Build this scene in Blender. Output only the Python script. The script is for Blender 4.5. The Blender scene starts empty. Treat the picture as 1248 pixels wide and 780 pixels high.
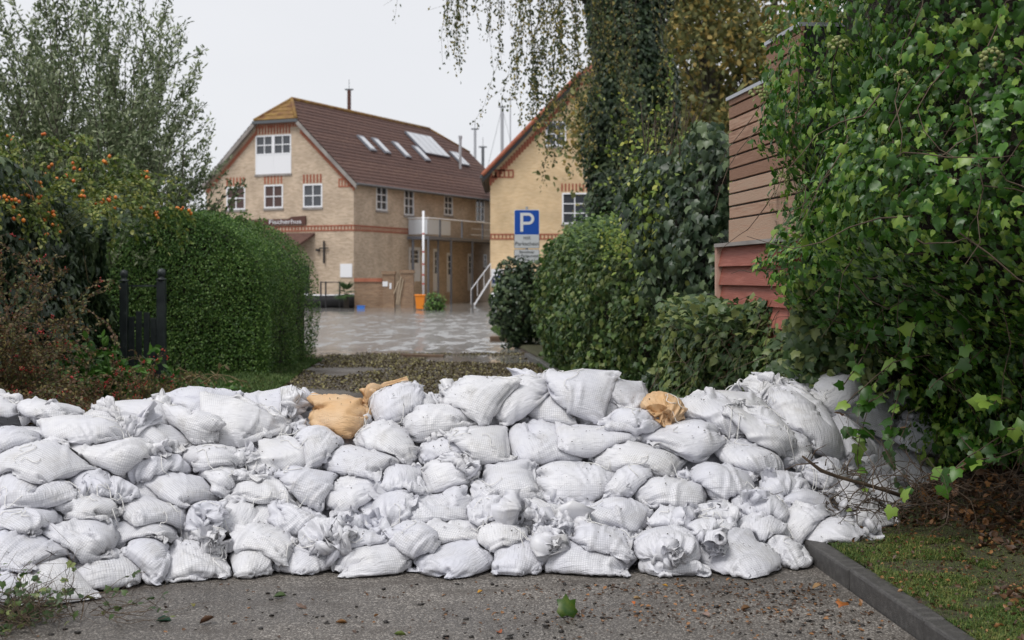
import bpy, math, time
import numpy as np
from mathutils import Vector, Matrix, Euler
T0=time.time()
SC=bpy.context.scene; COL=SC.collection
# ------------------------------------------------------------------ camera
F=1600.0; HY=338.0; CH=1.6                      # focal length in photo pixels, horizon row, eye height
cam=bpy.data.cameras.new('camera'); camo=bpy.data.objects.new('camera',cam); COL.objects.link(camo)
cam.lens=36*F/1248; cam.sensor_width=36; cam.shift_y=-(390-HY)/1248
cam.clip_start=0.1; cam.clip_end=2000
camo.location=(0,0,CH); camo.rotation_euler=(math.radians(90),0,0)
cam.dof.use_dof=True; cam.dof.focus_distance=7.9; cam.dof.aperture_fstop=3.6
SC.camera=camo
SC.view_settings.view_transform='Standard'; SC.view_settings.look='None'; SC.view_settings.exposure=0.58; SC.view_settings.gamma=1
# ------------------------------------------------------------------ sky and sun (bright overcast)
EL,AZ=math.radians(58),math.radians(-140)      # sun behind cloud: high, behind the camera to the left
w=bpy.data.worlds.new('World'); SC.world=w; w.use_nodes=True
nt=w.node_tree; bg=nt.nodes['Background']; bg.inputs[1].default_value=0.10
sky=nt.nodes.new('ShaderNodeTexSky'); sky.sky_type='NISHITA'; sky.sun_disc=False; sky.sun_elevation=EL; sky.sun_rotation=AZ
tc=nt.nodes.new('ShaderNodeTexCoord'); nz=nt.nodes.new('ShaderNodeTexNoise'); nz.inputs['Scale'].default_value=2.2; nz.inputs['Detail'].default_value=4
mp=nt.nodes.new('ShaderNodeMapping'); mp.inputs['Scale'].default_value=(1,1,2.5)
nt.links.new(tc.outputs['Generated'],mp.inputs[0]); nt.links.new(mp.outputs[0],nz.inputs['Vector'])
cr_=nt.nodes.new('ShaderNodeValToRGB'); cr_.color_ramp.elements[0].position=.3; cr_.color_ramp.elements[1].position=.7
cr_.color_ramp.elements[0].color=(.54,.548,.572,1); cr_.color_ramp.elements[1].color=(.585,.59,.61,1)
nt.links.new(nz.outputs[0],cr_.inputs[0])
sc_=nt.nodes.new('ShaderNodeVectorMath'); sc_.operation='SCALE'; sc_.inputs['Scale'].default_value=10.0
nt.links.new(cr_.outputs[0],sc_.inputs[0])
mx=nt.nodes.new('ShaderNodeMix'); mx.data_type='RGBA'; mx.inputs[0].default_value=0.96
nt.links.new(sky.outputs[0],mx.inputs[6]); nt.links.new(sc_.outputs[0],mx.inputs[7]); nt.links.new(mx.outputs[2],bg.inputs[0])
sun=bpy.data.lights.new('sun','SUN'); sun.energy=1.5; sun.angle=math.radians(24); sun.color=(1,.97,.93)
suno=bpy.data.objects.new('sun',sun); COL.objects.link(suno)
suno.rotation_euler=Vector((math.sin(AZ)*math.cos(EL),math.cos(AZ)*math.cos(EL),math.sin(EL))).to_track_quat('Z','Y').to_euler()
# ------------------------------------------------------------------ helpers
def tag(o,label=None,cat=None,group=None,kind=None):
    if label: o['label']=label
    if cat: o['category']=cat
    if group: o['group']=group
    if kind: o['kind']=kind
    return o
def link(o,parent=None):
    COL.objects.link(o)
    if parent is not None: o.parent=parent
    return o
def empty(name,loc=(0,0,0),rz=0):
    o=bpy.data.objects.new(name,None); o.empty_display_size=.2; COL.objects.link(o); o.location=loc; o.rotation_euler=(0,0,rz); return o
def mesh_np(name,V,Fc,mats,parent=None,smooth=False,uv=None,midx=None):
    """V (n,3); Fc (m,k) all the same number of corners"""
    V=np.asarray(V,np.float32); Fc=np.asarray(Fc,np.int32); m,k=Fc.shape
    me=bpy.data.meshes.new(name); me.vertices.add(len(V)); me.vertices.foreach_set('co',V.ravel())
    me.loops.add(m*k); me.loops.foreach_set('vertex_index',Fc.ravel())
    me.polygons.add(m); me.polygons.foreach_set('loop_start',np.arange(0,m*k,k,dtype=np.int32)); me.polygons.foreach_set('loop_total',np.full(m,k,np.int32))
    if smooth: me.polygons.foreach_set('use_smooth',np.ones(m,bool))
    for mm in (mats if isinstance(mats,(list,tuple)) else [mats]): me.materials.append(mm)
    if midx is not None: me.polygons.foreach_set('material_index',np.asarray(midx,np.int32))
    if uv is not None:
        l=me.uv_layers.new(name='UVMap'); l.data.foreach_set('uv',np.asarray(uv,np.float32)[Fc.ravel()].ravel())
    me.update(calc_edges=True)
    return link(bpy.data.objects.new(name,me),parent)
class MB:
    """collects boxes, tubes, prisms; builds ONE mesh object"""
    def __init__(s): s.v=[]; s.f=[]; s.m=[]; s.cur=0
    def mat(s,i): s.cur=i; return s
    def add(s,vs,fs):
        n=len(s.v); s.v+= [tuple(p) for p in vs]; s.f+=[tuple(n+i for i in f) for f in fs]; s.m+=[s.cur]*len(fs); return s
    def box(s,a,b,M=None,bev=0):
        x0,y0,z0=a; x1,y1,z1=b
        vs=[(x0,y0,z0),(x1,y0,z0),(x1,y1,z0),(x0,y1,z0),(x0,y0,z1),(x1,y0,z1),(x1,y1,z1),(x0,y1,z1)]
        if M is not None: vs=[tuple(M@Vector(p)) for p in vs]
        return s.add(vs,[(3,2,1,0),(4,5,6,7),(0,1,5,4),(1,2,6,5),(2,3,7,6),(3,0,4,7)])
    def tube(s,pts,r,n=8,caps=True):
        pts=[Vector(p) for p in pts]; R=r if isinstance(r,(list,tuple)) else [r]*len(pts); base=len(s.v); vs=[]
        up=Vector((0,0,1))
        for i,p in enumerate(pts):
            d=(pts[min(i+1,len(pts)-1)]-pts[max(i-1,0)]).normalized()
            if abs(d.dot(up))>.98: up=Vector((0,1,0)) if abs(d.y)<.9 else Vector((1,0,0))
            a=d.cross(up).normalized(); b=a.cross(d)
            for k in range(n):
                t=2*math.pi*k/n; vs.append(p+(a*math.cos(t)+b*math.sin(t))*R[i])
        fs=[(i*n+k,i*n+(k+1)%n,(i+1)*n+(k+1)%n,(i+1)*n+k) for i in range(len(pts)-1) for k in range(n)]
        if caps: fs+=[tuple(range(n))[::-1],tuple((len(pts)-1)*n+k for k in range(n))]
        return s.add(vs,fs)
    def lathe(s,prof,c,n=16):
        vs=[(c[0]+r*math.cos(2*math.pi*k/n),c[1]+r*math.sin(2*math.pi*k/n),c[2]+z) for r,z in prof for k in range(n)]
        fs=[(i*n+k,i*n+(k+1)%n,(i+1)*n+(k+1)%n,(i+1)*n+k) for i in range(len(prof)-1) for k in range(n)]
        return s.add(vs,fs)
    def prism(s,poly,M,t):
        """polygon in x,z plane extruded along +y by t, placed with matrix M"""
        n=len(poly); vs=[M@Vector((x,0,z)) for x,z in poly]+[M@Vector((x,t,z)) for x,z in poly]
        return s.add(vs,[tuple(range(n)),tuple(range(2*n-1,n-1,-1))]+[(i,n+i,n+(i+1)%n,(i+1)%n) for i in range(n)])
    def build(s,name,mats,parent=None,smooth=False,bevel=0):
        me=bpy.data.meshes.new(name); me.from_pydata(s.v,[],s.f)
        for mm in (mats if isinstance(mats,(list,tuple)) else [mats]): me.materials.append(mm)
        me.polygons.foreach_set('material_index',s.m)
        if smooth: me.polygons.foreach_set('use_smooth',[True]*len(s.f))
        me.update(); o=link(bpy.data.objects.new(name,me),parent)
        if bevel: b=o.modifiers.new('bevel','BEVEL'); b.width=bevel; b.segments=2; b.limit_method='ANGLE'
        return o
def N(nt,t,**k):
    n=nt.nodes.new(t)
    for a,b in k.items():
        if a.startswith('i_'): n.inputs[a[2:].replace('_',' ')].default_value=b
        else: setattr(n,a,b)
    return n
def material(name,c1,c2=None,scale=5,rough=.7,bump=0,bscale=30,coord='Object',detail=5,island=0,spec=.5,c3=None,metal=0,stretch=None,trans=0,objrand=0,bdist=.01):
    """two-tone noise colour with relief; island = random tone per loose piece"""
    m=bpy.data.materials.new(name); m.use_nodes=True; nt=m.node_tree; L=nt.links; b=nt.nodes['Principled BSDF']
    b.inputs['Roughness'].default_value=rough; b.inputs['Specular IOR Level'].default_value=spec; b.inputs['Metallic'].default_value=metal
    tc=N(nt,'ShaderNodeTexCoord'); vec=tc.outputs[coord]
    if stretch: 
        mp=N(nt,'ShaderNodeMapping'); mp.inputs['Scale'].default_value=stretch; L.new(vec,mp.inputs[0]); vec=mp.outputs[0]
    c2=c2 or c1
    n1=N(nt,'ShaderNodeTexNoise',i_Scale=scale,i_Detail=detail); L.new(vec,n1.inputs['Vector'])
    r=N(nt,'ShaderNodeValToRGB'); r.color_ramp.elements[0].position=.35; r.color_ramp.elements[1].position=.65
    r.color_ramp.elements[0].color=(*c1,1); r.color_ramp.elements[1].color=(*c2,1)
    if c3: e=r.color_ramp.elements.new(.78); e.color=(*c3,1)
    fac=n1.outputs[0]
    if island or objrand:
        g=N(nt,'ShaderNodeNewGeometry'); oi=N(nt,'ShaderNodeObjectInfo')
        src=g.outputs['Random Per Island'] if island else oi.outputs['Random']
        if island and objrand:
            ad=N(nt,'ShaderNodeMath',operation='ADD'); fr=N(nt,'ShaderNodeMath',operation='FRACT'); L.new(g.outputs['Random Per Island'],ad.inputs[0]); L.new(oi.outputs['Random'],ad.inputs[1]); L.new(ad.outputs[0],fr.inputs[0]); src=fr.outputs[0]
        mr=N(nt,'ShaderNodeMapRange'); mr.inputs['To Min'].default_value=-.5*(island or objrand); mr.inputs['To Max'].default_value=.5*(island or objrand); L.new(src,mr.inputs[0])
        ad2=N(nt,'ShaderNodeMath',operation='ADD'); L.new(fac,ad2.inputs[0]); L.new(mr.outputs[0],ad2.inputs[1]); fac=ad2.outputs[0]
    L.new(fac,r.inputs[0]); L.new(r.outputs[0],b.inputs['Base Color'])
    if bump:
        n2=N(nt,'ShaderNodeTexNoise',i_Scale=bscale,i_Detail=4); L.new(vec,n2.inputs['Vector'])
        bp=N(nt,'ShaderNodeBump',i_Strength=bump,i_Distance=bdist); L.new(n2.outputs[0],bp.inputs['Height']); L.new(bp.outputs[0],b.inputs['Normal'])
    if trans:
        t=N(nt,'ShaderNodeBsdfTranslucent'); L.new(r.outputs[0],t.inputs[0]); ms=N(nt,'ShaderNodeMixShader'); ms.inputs[0].default_value=trans
        out=nt.nodes['Material Output']; L.new(b.outputs[0],ms.inputs[1]); L.new(t.outputs[0],ms.inputs[2]); L.new(ms.outputs[0],out.inputs[0])
    return m
def flat(name,c,rough=.6,metal=0,spec=.5):
    m=bpy.data.materials.new(name); m.use_nodes=True; b=m.node_tree.nodes['Principled BSDF']; b.inputs[0].default_value=(*c,1); b.inputs['Roughness'].default_value=rough; b.inputs['Metallic'].default_value=metal; b.inputs['Specular IOR Level'].default_value=spec; return m
def pt(px,py,Y):  # the point at depth Y seen at a photo pixel
    return Vector(((px-624)/F*Y,Y,CH+(HY-py)/F*Y))
def gp(px,py,z=0.): # ground point
    Y=F*(CH-z)/(py-HY); return Vector(((px-624)/F*Y,Y,z))
def sstep(a,b,x): t=np.clip((x-a)/(b-a),0,1); return t*t*(3-2*t)
_ng=np.random.default_rng(99).random((64,64))
def vnoise(x,y,s):
    x=np.asarray(x,float)*s; y=np.asarray(y,float)*s; ix=np.floor(x).astype(int); iy=np.floor(y).astype(int); fx=x-ix; fy=y-iy; fx=fx*fx*(3-2*fx); fy=fy*fy*(3-2*fy)
    g=lambda a,b:_ng[a%64,b%64]
    return (g(ix,iy)*(1-fx)+g(ix+1,iy)*fx)*(1-fy)+(g(ix,iy+1)*(1-fx)+g(ix+1,iy+1)*fx)*fy
def kerbx(y): return 1.79-.073*(np.asarray(y,float)-5.79)          # face of the kerb
def leftx(y): return -3.45-.06*(np.asarray(y,float)-20.2)           # left edge of the asphalt
def gz(x,y):
    """height of the ground"""
    x=np.asarray(x,float); y=np.asarray(y,float)
    z=-0.30*sstep(22,36,y)+.02*(vnoise(x,y,.9)-.5)*sstep(18,23,y)+.03*(vnoise(x,y,.25)-.5)*sstep(14,22,y)
    d=x-kerbx(y)
    z=z*(1-.85*sstep(.02,.2,d)*(y<44))
    z=z+np.where(d>.1,.095+.012*(vnoise(x,y,3.)-.5)+sstep(.7,2.0,d)*(.30+.08*(vnoise(x,y,1.7)-.5))*(1-sstep(9,13,y)),0)*(1-sstep(40,44,y))
    l=leftx(y)-x
    z=z+np.where(l>0,.05*sstep(0,.5,l)+.02*(vnoise(x,y,2.)-.5)*sstep(0,.4,l),0)*(1-sstep(24,28,y))
    return z
# ------------------------------------------------------------------ ground, road, kerb, water
M_soil=material('wet_soil',(.035,.024,.016),(.075,.055,.038),scale=14,rough=.85,bump=.9,bscale=60,c3=(.10,.075,.05),bdist=.02)
M_grassy=material('grass_ground',(.05,.040,.024),(.065,.075,.026),scale=15,rough=.9,bump=1,bscale=70,c3=(.12,.115,.05),bdist=.02)
def asphalt():
    m=bpy.data.materials.new('asphalt'); m.use_nodes=True; nt=m.node_tree; L=nt.links; b=nt.nodes['Principled BSDF']
    tc=N(nt,'ShaderNodeTexCoord'); V=tc.outputs['Object']
    vo=N(nt,'ShaderNodeTexVoronoi',i_Scale=125.); L.new(V,vo.inputs['Vector'])
    r=N(nt,'ShaderNodeValToRGB'); e=r.color_ramp.elements; e[0].position=.0; e[0].color=(.07,.064,.058,1); e[1].position=1; e[1].color=(.42,.395,.37,1); x=e.new(.72); x.color=(.160,.145,.132,1)
    hs=N(nt,'ShaderNodeSeparateColor'); L.new(vo.outputs['Color'],hs.inputs[0]); L.new(hs.outputs[0],r.inputs[0])
    n=N(nt,'ShaderNodeTexNoise',i_Scale=.7,i_Detail=9); L.new(V,n.inputs['Vector'])
    r2=N(nt,'ShaderNodeValToRGB'); r2.color_ramp.elements[0].position=.35; r2.color_ramp.elements[0].color=(.58,.56,.53,1); r2.color_ramp.elements[1].position=.65; r2.color_ramp.elements[1].color=(1.05,1.03,1.0,1); L.new(n.outputs[0],r2.inputs[0])
    mu=N(nt,'ShaderNodeMix',data_type='RGBA',blend_type='MULTIPLY'); mu.inputs[0].default_value=1; L.new(r.outputs[0],mu.inputs[6]); L.new(r2.outputs[0],mu.inputs[7])
    # streaks of washed-in dirt
    n3=N(nt,'ShaderNodeTexNoise',i_Scale=3.5,i_Detail=8); mp=N(nt,'ShaderNodeMapping'); mp.inputs['Scale'].default_value=(.6,1.8,1); L.new(V,mp.inputs[0]); L.new(mp.outputs[0],n3.inputs['Vector'])
    r3=N(nt,'ShaderNodeValToRGB'); r3.color_ramp.elements[0].position=.52; r3.color_ramp.elements[0].color=(0,0,0,1); r3.color_ramp.elements[1].position=.72; r3.color_ramp.elements[1].color=(.75,.75,.75,1); L.new(n3.outputs[0],r3.inputs[0])
    m3=N(nt,'ShaderNodeMix',data_type='RGBA'); L.new(r3.outputs[0],m3.inputs[0]); L.new(mu.outputs[2],m3.inputs[6]); m3.inputs[7].default_value=(.060,.048,.038,1)
    sx=N(nt,'ShaderNodeSeparateXYZ'); L.new(V,sx.inputs[0]); my=N(nt,'ShaderNodeMapRange'); my.inputs['From Min'].default_value=11; my.inputs['From Max'].default_value=17; L.new(sx.outputs[1],my.inputs[0])
    n5=N(nt,'ShaderNodeTexNoise',i_Scale=1.3,i_Detail=8,i_Roughness=.65); L.new(V,n5.inputs['Vector']); r5=N(nt,'ShaderNodeMapRange'); r5.inputs['From Min'].default_value=.36; r5.inputs['From Max'].default_value=.60; L.new(n5.outputs[0],r5.inputs[0]); m5=N(nt,'ShaderNodeMath',operation='MULTIPLY'); L.new(r5.outputs[0],m5.inputs[0]); L.new(my.outputs[0],m5.inputs[1])
    mm5=N(nt,'ShaderNodeMix',data_type='RGBA'); L.new(m5.outputs[0],mm5.inputs[0]); L.new(m3.outputs[2],mm5.inputs[6]); mm5.inputs[7].default_value=(.050,.038,.026,1)
    L.new(mm5.outputs[2],b.inputs['Base Color'])
    rr=N(nt,'ShaderNodeMapRange'); rr.inputs['From Min'].default_value=.35; rr.inputs['From Max'].default_value=.65; rr.inputs['To Min'].default_value=.35; rr.inputs['To Max'].default_value=.7; L.new(n.outputs[0],rr.inputs[0]); L.new(rr.outputs[0],b.inputs['Roughness'])
    bp=N(nt,'ShaderNodeBump',i_Strength=.9,i_Distance=.006); L.new(vo.outputs['Distance'],bp.inputs['Height']); bp.invert=True; L.new(bp.outputs[0],b.inputs['Normal'])
    return m
M_asph=asphalt()
def grid(name,xs,ys,off,mat,zf=gz,mask=None):
    X,Y=np.meshgrid(xs,ys); Z=zf(X,Y)+off; V=np.stack([X,Y,Z],-1).reshape(-1,3); nx=len(xs); j,i=np.meshgrid(np.arange(len(ys)-1),np.arange(nx-1),indexing='ij'); a=(j*nx+i).ravel()
    Fc=np.stack([a,a+1,a+nx+1,a+nx],-1)
    if mask is not None:
        c=V[Fc].mean(1); Fc=Fc[mask(c[:,0],c[:,1])]
    return mesh_np(name,V,Fc,mat,smooth=True)
far=lambda a,b,n:np.geomspace(a,b,n)
xs=np.concatenate([-far(12,900,14)[::-1],np.arange(-11.9,-3,.3),np.arange(-3,4,.05),np.arange(4,12,.3),far(12,900,14)])
ys=np.concatenate([[-60,-20,-6],np.arange(-2,4,.4),np.arange(4,11,.05),np.arange(11,36,.25),far(36.5,1500,22)])
g=grid('ground',xs,ys,-.004,M_soil,lambda x,y:gz(x,y)-.10*(np.abs(x-(kerbx(y)+leftx(y))/2)<(kerbx(y)-leftx(y))/2+.08)); tag(g,kind='structure')
# asphalt road sheet that follows the kerb
ry=np.concatenate([[-8.],np.arange(-2,30,.25),[33,36,40,50,70]]); ru=np.linspace(0,1,40)
RX=leftx(ry)[:,None]+(kerbx(ry)-leftx(ry))[:,None]*ru[None]; RY=ry[:,None]+0*RX; RZ=gz(RX-.001,RY)+.0; RZ[:,0]=gz(RX[:,1],RY[:,1])
n=len(ru); j,i=np.meshgrid(np.arange(len(ry)-1),np.arange(n-1),indexing='ij'); a=(j*n+i).ravel()
tag(mesh_np('road',np.stack([RX,RY,RZ],-1).reshape(-1,3),np.stack([a,a+1,a+n+1,a+n],-1),M_asph,smooth=True),kind='structure')
# grass strips: verge on the right of the kerb, lawn on the left of the road
xs=np.arange(-.0,3.2,.06); ys=np.arange(3.5,36,.12)
V=[];
def strip(name,x_of,ws,ys,off,mat):
    X=x_of(ys)[:,None]+ws[None]; Y=ys[:,None]+0*X; Z=gz(X,Y)+off; n=len(ws); j,i=np.meshgrid(np.arange(len(ys)-1),np.arange(n-1),indexing='ij'); a=(j*n+i).ravel()
    return tag(mesh_np(name,np.stack([X,Y,Z],-1).reshape(-1,3),np.stack([a,a+1,a+n+1,a+n],-1),mat,smooth=True),kind='structure')
strip('grass_verge',kerbx,np.arange(.12,1.05,.05),np.arange(-2,42,.1),.004,M_grassy)
strip('lawn',leftx,-np.arange(.0,4.,.12)[::-1],np.arange(13,27,.15),.006,M_grassy)
# kerb stones
M_kerb=material('kerb_stone',(.055,.052,.05),(.10,.095,.09),scale=25,rough=.6,bump=.5,bscale=140,objrand=.4,c3=(.05,.06,.035))
kb=empty('kerb'); tag(kb,kind='structure')
me0=None; y=-1.25; rngk=np.random.default_rng(3)
while y<26:
    L_=1.0-.008
    if me0 is None:
        m_=MB(); m_.box((0,0,-.2),(.108,L_,.105)); o=m_.build('kerb_stone',M_kerb,kb,bevel=.014); me0=o.data
    else:
        o=bpy.data.objects.new('kerb_stone',me0); link(o,kb); b_=o.modifiers.new('bevel','BEVEL'); b_.width=.014; b_.segments=2
    o.location=(float(kerbx(y))+rngk.normal(0,.004),y,float(gz(kerbx(y)-.3,y))+rngk.normal(0,.003)); o.rotation_euler=(0,0,math.atan(.073)+rngk.normal(0,.004)); y+=1.0
# flood water
def water():
    m=bpy.data.materials.new('flood_water'); m.use_nodes=True; nt=m.node_tree; L=nt.links; b=nt.nodes['Principled BSDF']
    b.inputs['Base Color'].default_value=(.23,.225,.215,1); b.inputs['Roughness'].default_value=.10; b.inputs['IOR'].default_value=1.33; b.inputs['Specular IOR Level'].default_value=.9
    tc=N(nt,'ShaderNodeTexCoord'); sx=N(nt,'ShaderNodeSeparateXYZ'); L.new(tc.outputs['Object'],sx.inputs[0])
    n1=N(nt,'ShaderNodeTexNoise',i_Scale=1.0,i_Detail=6,i_Roughness=.62,i_Distortion=.5); mpw=N(nt,'ShaderNodeMapping'); mpw.inputs['Scale'].default_value=(2.4,.75,1); L.new(tc.outputs['Object'],mpw.inputs[0]); L.new(mpw.outputs[0],n1.inputs['Vector'])
    n2=N(nt,'ShaderNodeTexNoise',i_Scale=.16,i_Detail=3); L.new(tc.outputs['Object'],n2.inputs['Vector'])
    mr=N(nt,'ShaderNodeMapRange'); mr.inputs['From Min'].default_value=.36; mr.inputs['From Max'].default_value=.54; mr.inputs['To Min'].default_value=.75; mr.inputs['To Max'].default_value=1; L.new(n2.outputs[0],mr.inputs[0])
    f1=N(nt,'ShaderNodeMapRange'); f1.inputs['From Min'].default_value=54; f1.inputs['From Max'].default_value=64; f1.inputs['To Min'].default_value=1; f1.inputs['To Max'].default_value=.10; L.new(sx.outputs[1],f1.inputs[0])
    f2=N(nt,'ShaderNodeMapRange'); f2.inputs['From Min'].default_value=26.5; f2.inputs['From Max'].default_value=33; f2.inputs['To Min'].default_value=.12; f2.inputs['To Max'].default_value=1; L.new(sx.outputs[1],f2.inputs[0])
    m1=N(nt,'ShaderNodeMath',operation='MULTIPLY'); L.new(f1.outputs[0],m1.inputs[0]); L.new(f2.outputs[0],m1.inputs[1]); m2=N(nt,'ShaderNodeMath',operation='MULTIPLY'); L.new(m1.outputs[0],m2.inputs[0]); L.new(mr.outputs[0],m2.inputs[1])
    ro=N(nt,'ShaderNodeMapRange'); ro.inputs['To Min'].default_value=.07; ro.inputs['To Max'].default_value=.24; L.new(m2.outputs[0],ro.inputs[0]); L.new(ro.outputs[0],b.inputs['Roughness'])
    sb=N(nt,'ShaderNodeVectorMath',operation='SUBTRACT'); sb.inputs[1].default_value=(.5,.5,.5); L.new(n1.outputs['Color'],sb.inputs[0])
    ml=N(nt,'ShaderNodeVectorMath',operation='MULTIPLY'); ml.inputs[1].default_value=(.8,1.9,0); L.new(sb.outputs[0],ml.inputs[0])
    sc=N(nt,'ShaderNodeVectorMath',operation='SCALE'); L.new(ml.outputs[0],sc.inputs[0]); L.new(m2.outputs[0],sc.inputs['Scale'])
    ad=N(nt,'ShaderNodeVectorMath',operation='ADD'); ad.inputs[1].default_value=(0,0,1); L.new(sc.outputs[0],ad.inputs[0]); nn=N(nt,'ShaderNodeVectorMath',operation='NORMALIZE'); L.new(ad.outputs[0],nn.inputs[0]); L.new(nn.outputs[0],b.inputs['Normal'])
    return m
M_water=water()
wx=np.concatenate([-far(20,700,10)[::-1],np.arange(-18,19,2.),far(20,700,10)]); wy=np.concatenate([np.arange(21,60,3.),far(60,1200,16)])
tag(grid('flood_water',wx,wy,-.035,M_water,lambda x,y:0*x),kind='structure')
# ------------------------------------------------------------------ sandbag cloth solver
F32=np.float32
CS=0.95; KB=0.02; REP=2; HYD=14.; STEPS=220
# ---- sandbag solver: each bag is a woven tube (around x along), sewn at the bottom, tied at the neck
NU, NV = 48, 40
class Field:
    def __init__(s, x0,x1,y0,y1,res):
        s.x0,s.y0,s.res=x0,y0,res
        s.h=np.zeros((int((y1-y0)/res)+1,int((x1-x0)/res)+1),F32)
    def xy(s):
        ys=s.y0+np.arange(s.h.shape[0])*s.res; xs=s.x0+np.arange(s.h.shape[1])*s.res
        return np.meshgrid(xs,ys)
    def grad(s):
        s.gy,s.gx=np.gradient(s.h,s.res)
        s.gy=np.clip(s.gy,-2.5,2.5).astype(F32); s.gx=np.clip(s.gx,-2.5,2.5).astype(F32)
    def idx(s,x,y):
        fx=np.clip((x-s.x0)/s.res,0,s.h.shape[1]-1.01); fy=np.clip((y-s.y0)/s.res,0,s.h.shape[0]-1.01)
        return fx,fy
    def sample(s,x,y):
        fx,fy=s.idx(x,y); ix=fx.astype(np.int32); iy=fy.astype(np.int32); ax=fx-ix; ay=fy-iy
        h=s.h
        z=(h[iy,ix]*(1-ax)+h[iy,ix+1]*ax)*(1-ay)+(h[iy+1,ix]*(1-ax)+h[iy+1,ix+1]*ax)*ay
        return z,s.gx[iy,ix],s.gy[iy,ix]
    def splat(s,P):
        x=P[...,0].ravel(); y=P[...,1].ravel(); z=P[...,2].ravel()
        fx,fy=s.idx(x,y); ix=np.round(fx).astype(int); iy=np.round(fy).astype(int)
        m=(ix>0)&(iy>0)&(ix<s.h.shape[1]-1)&(iy<s.h.shape[0]-1)
        ix,iy,z=ix[m],iy[m],z[m]
        for dx in (-1,0,1):
            for dy in (-1,0,1):
                np.maximum.at(s.h,(iy+dy,ix+dx),z-0.002*(abs(dx)+abs(dy)))

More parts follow.
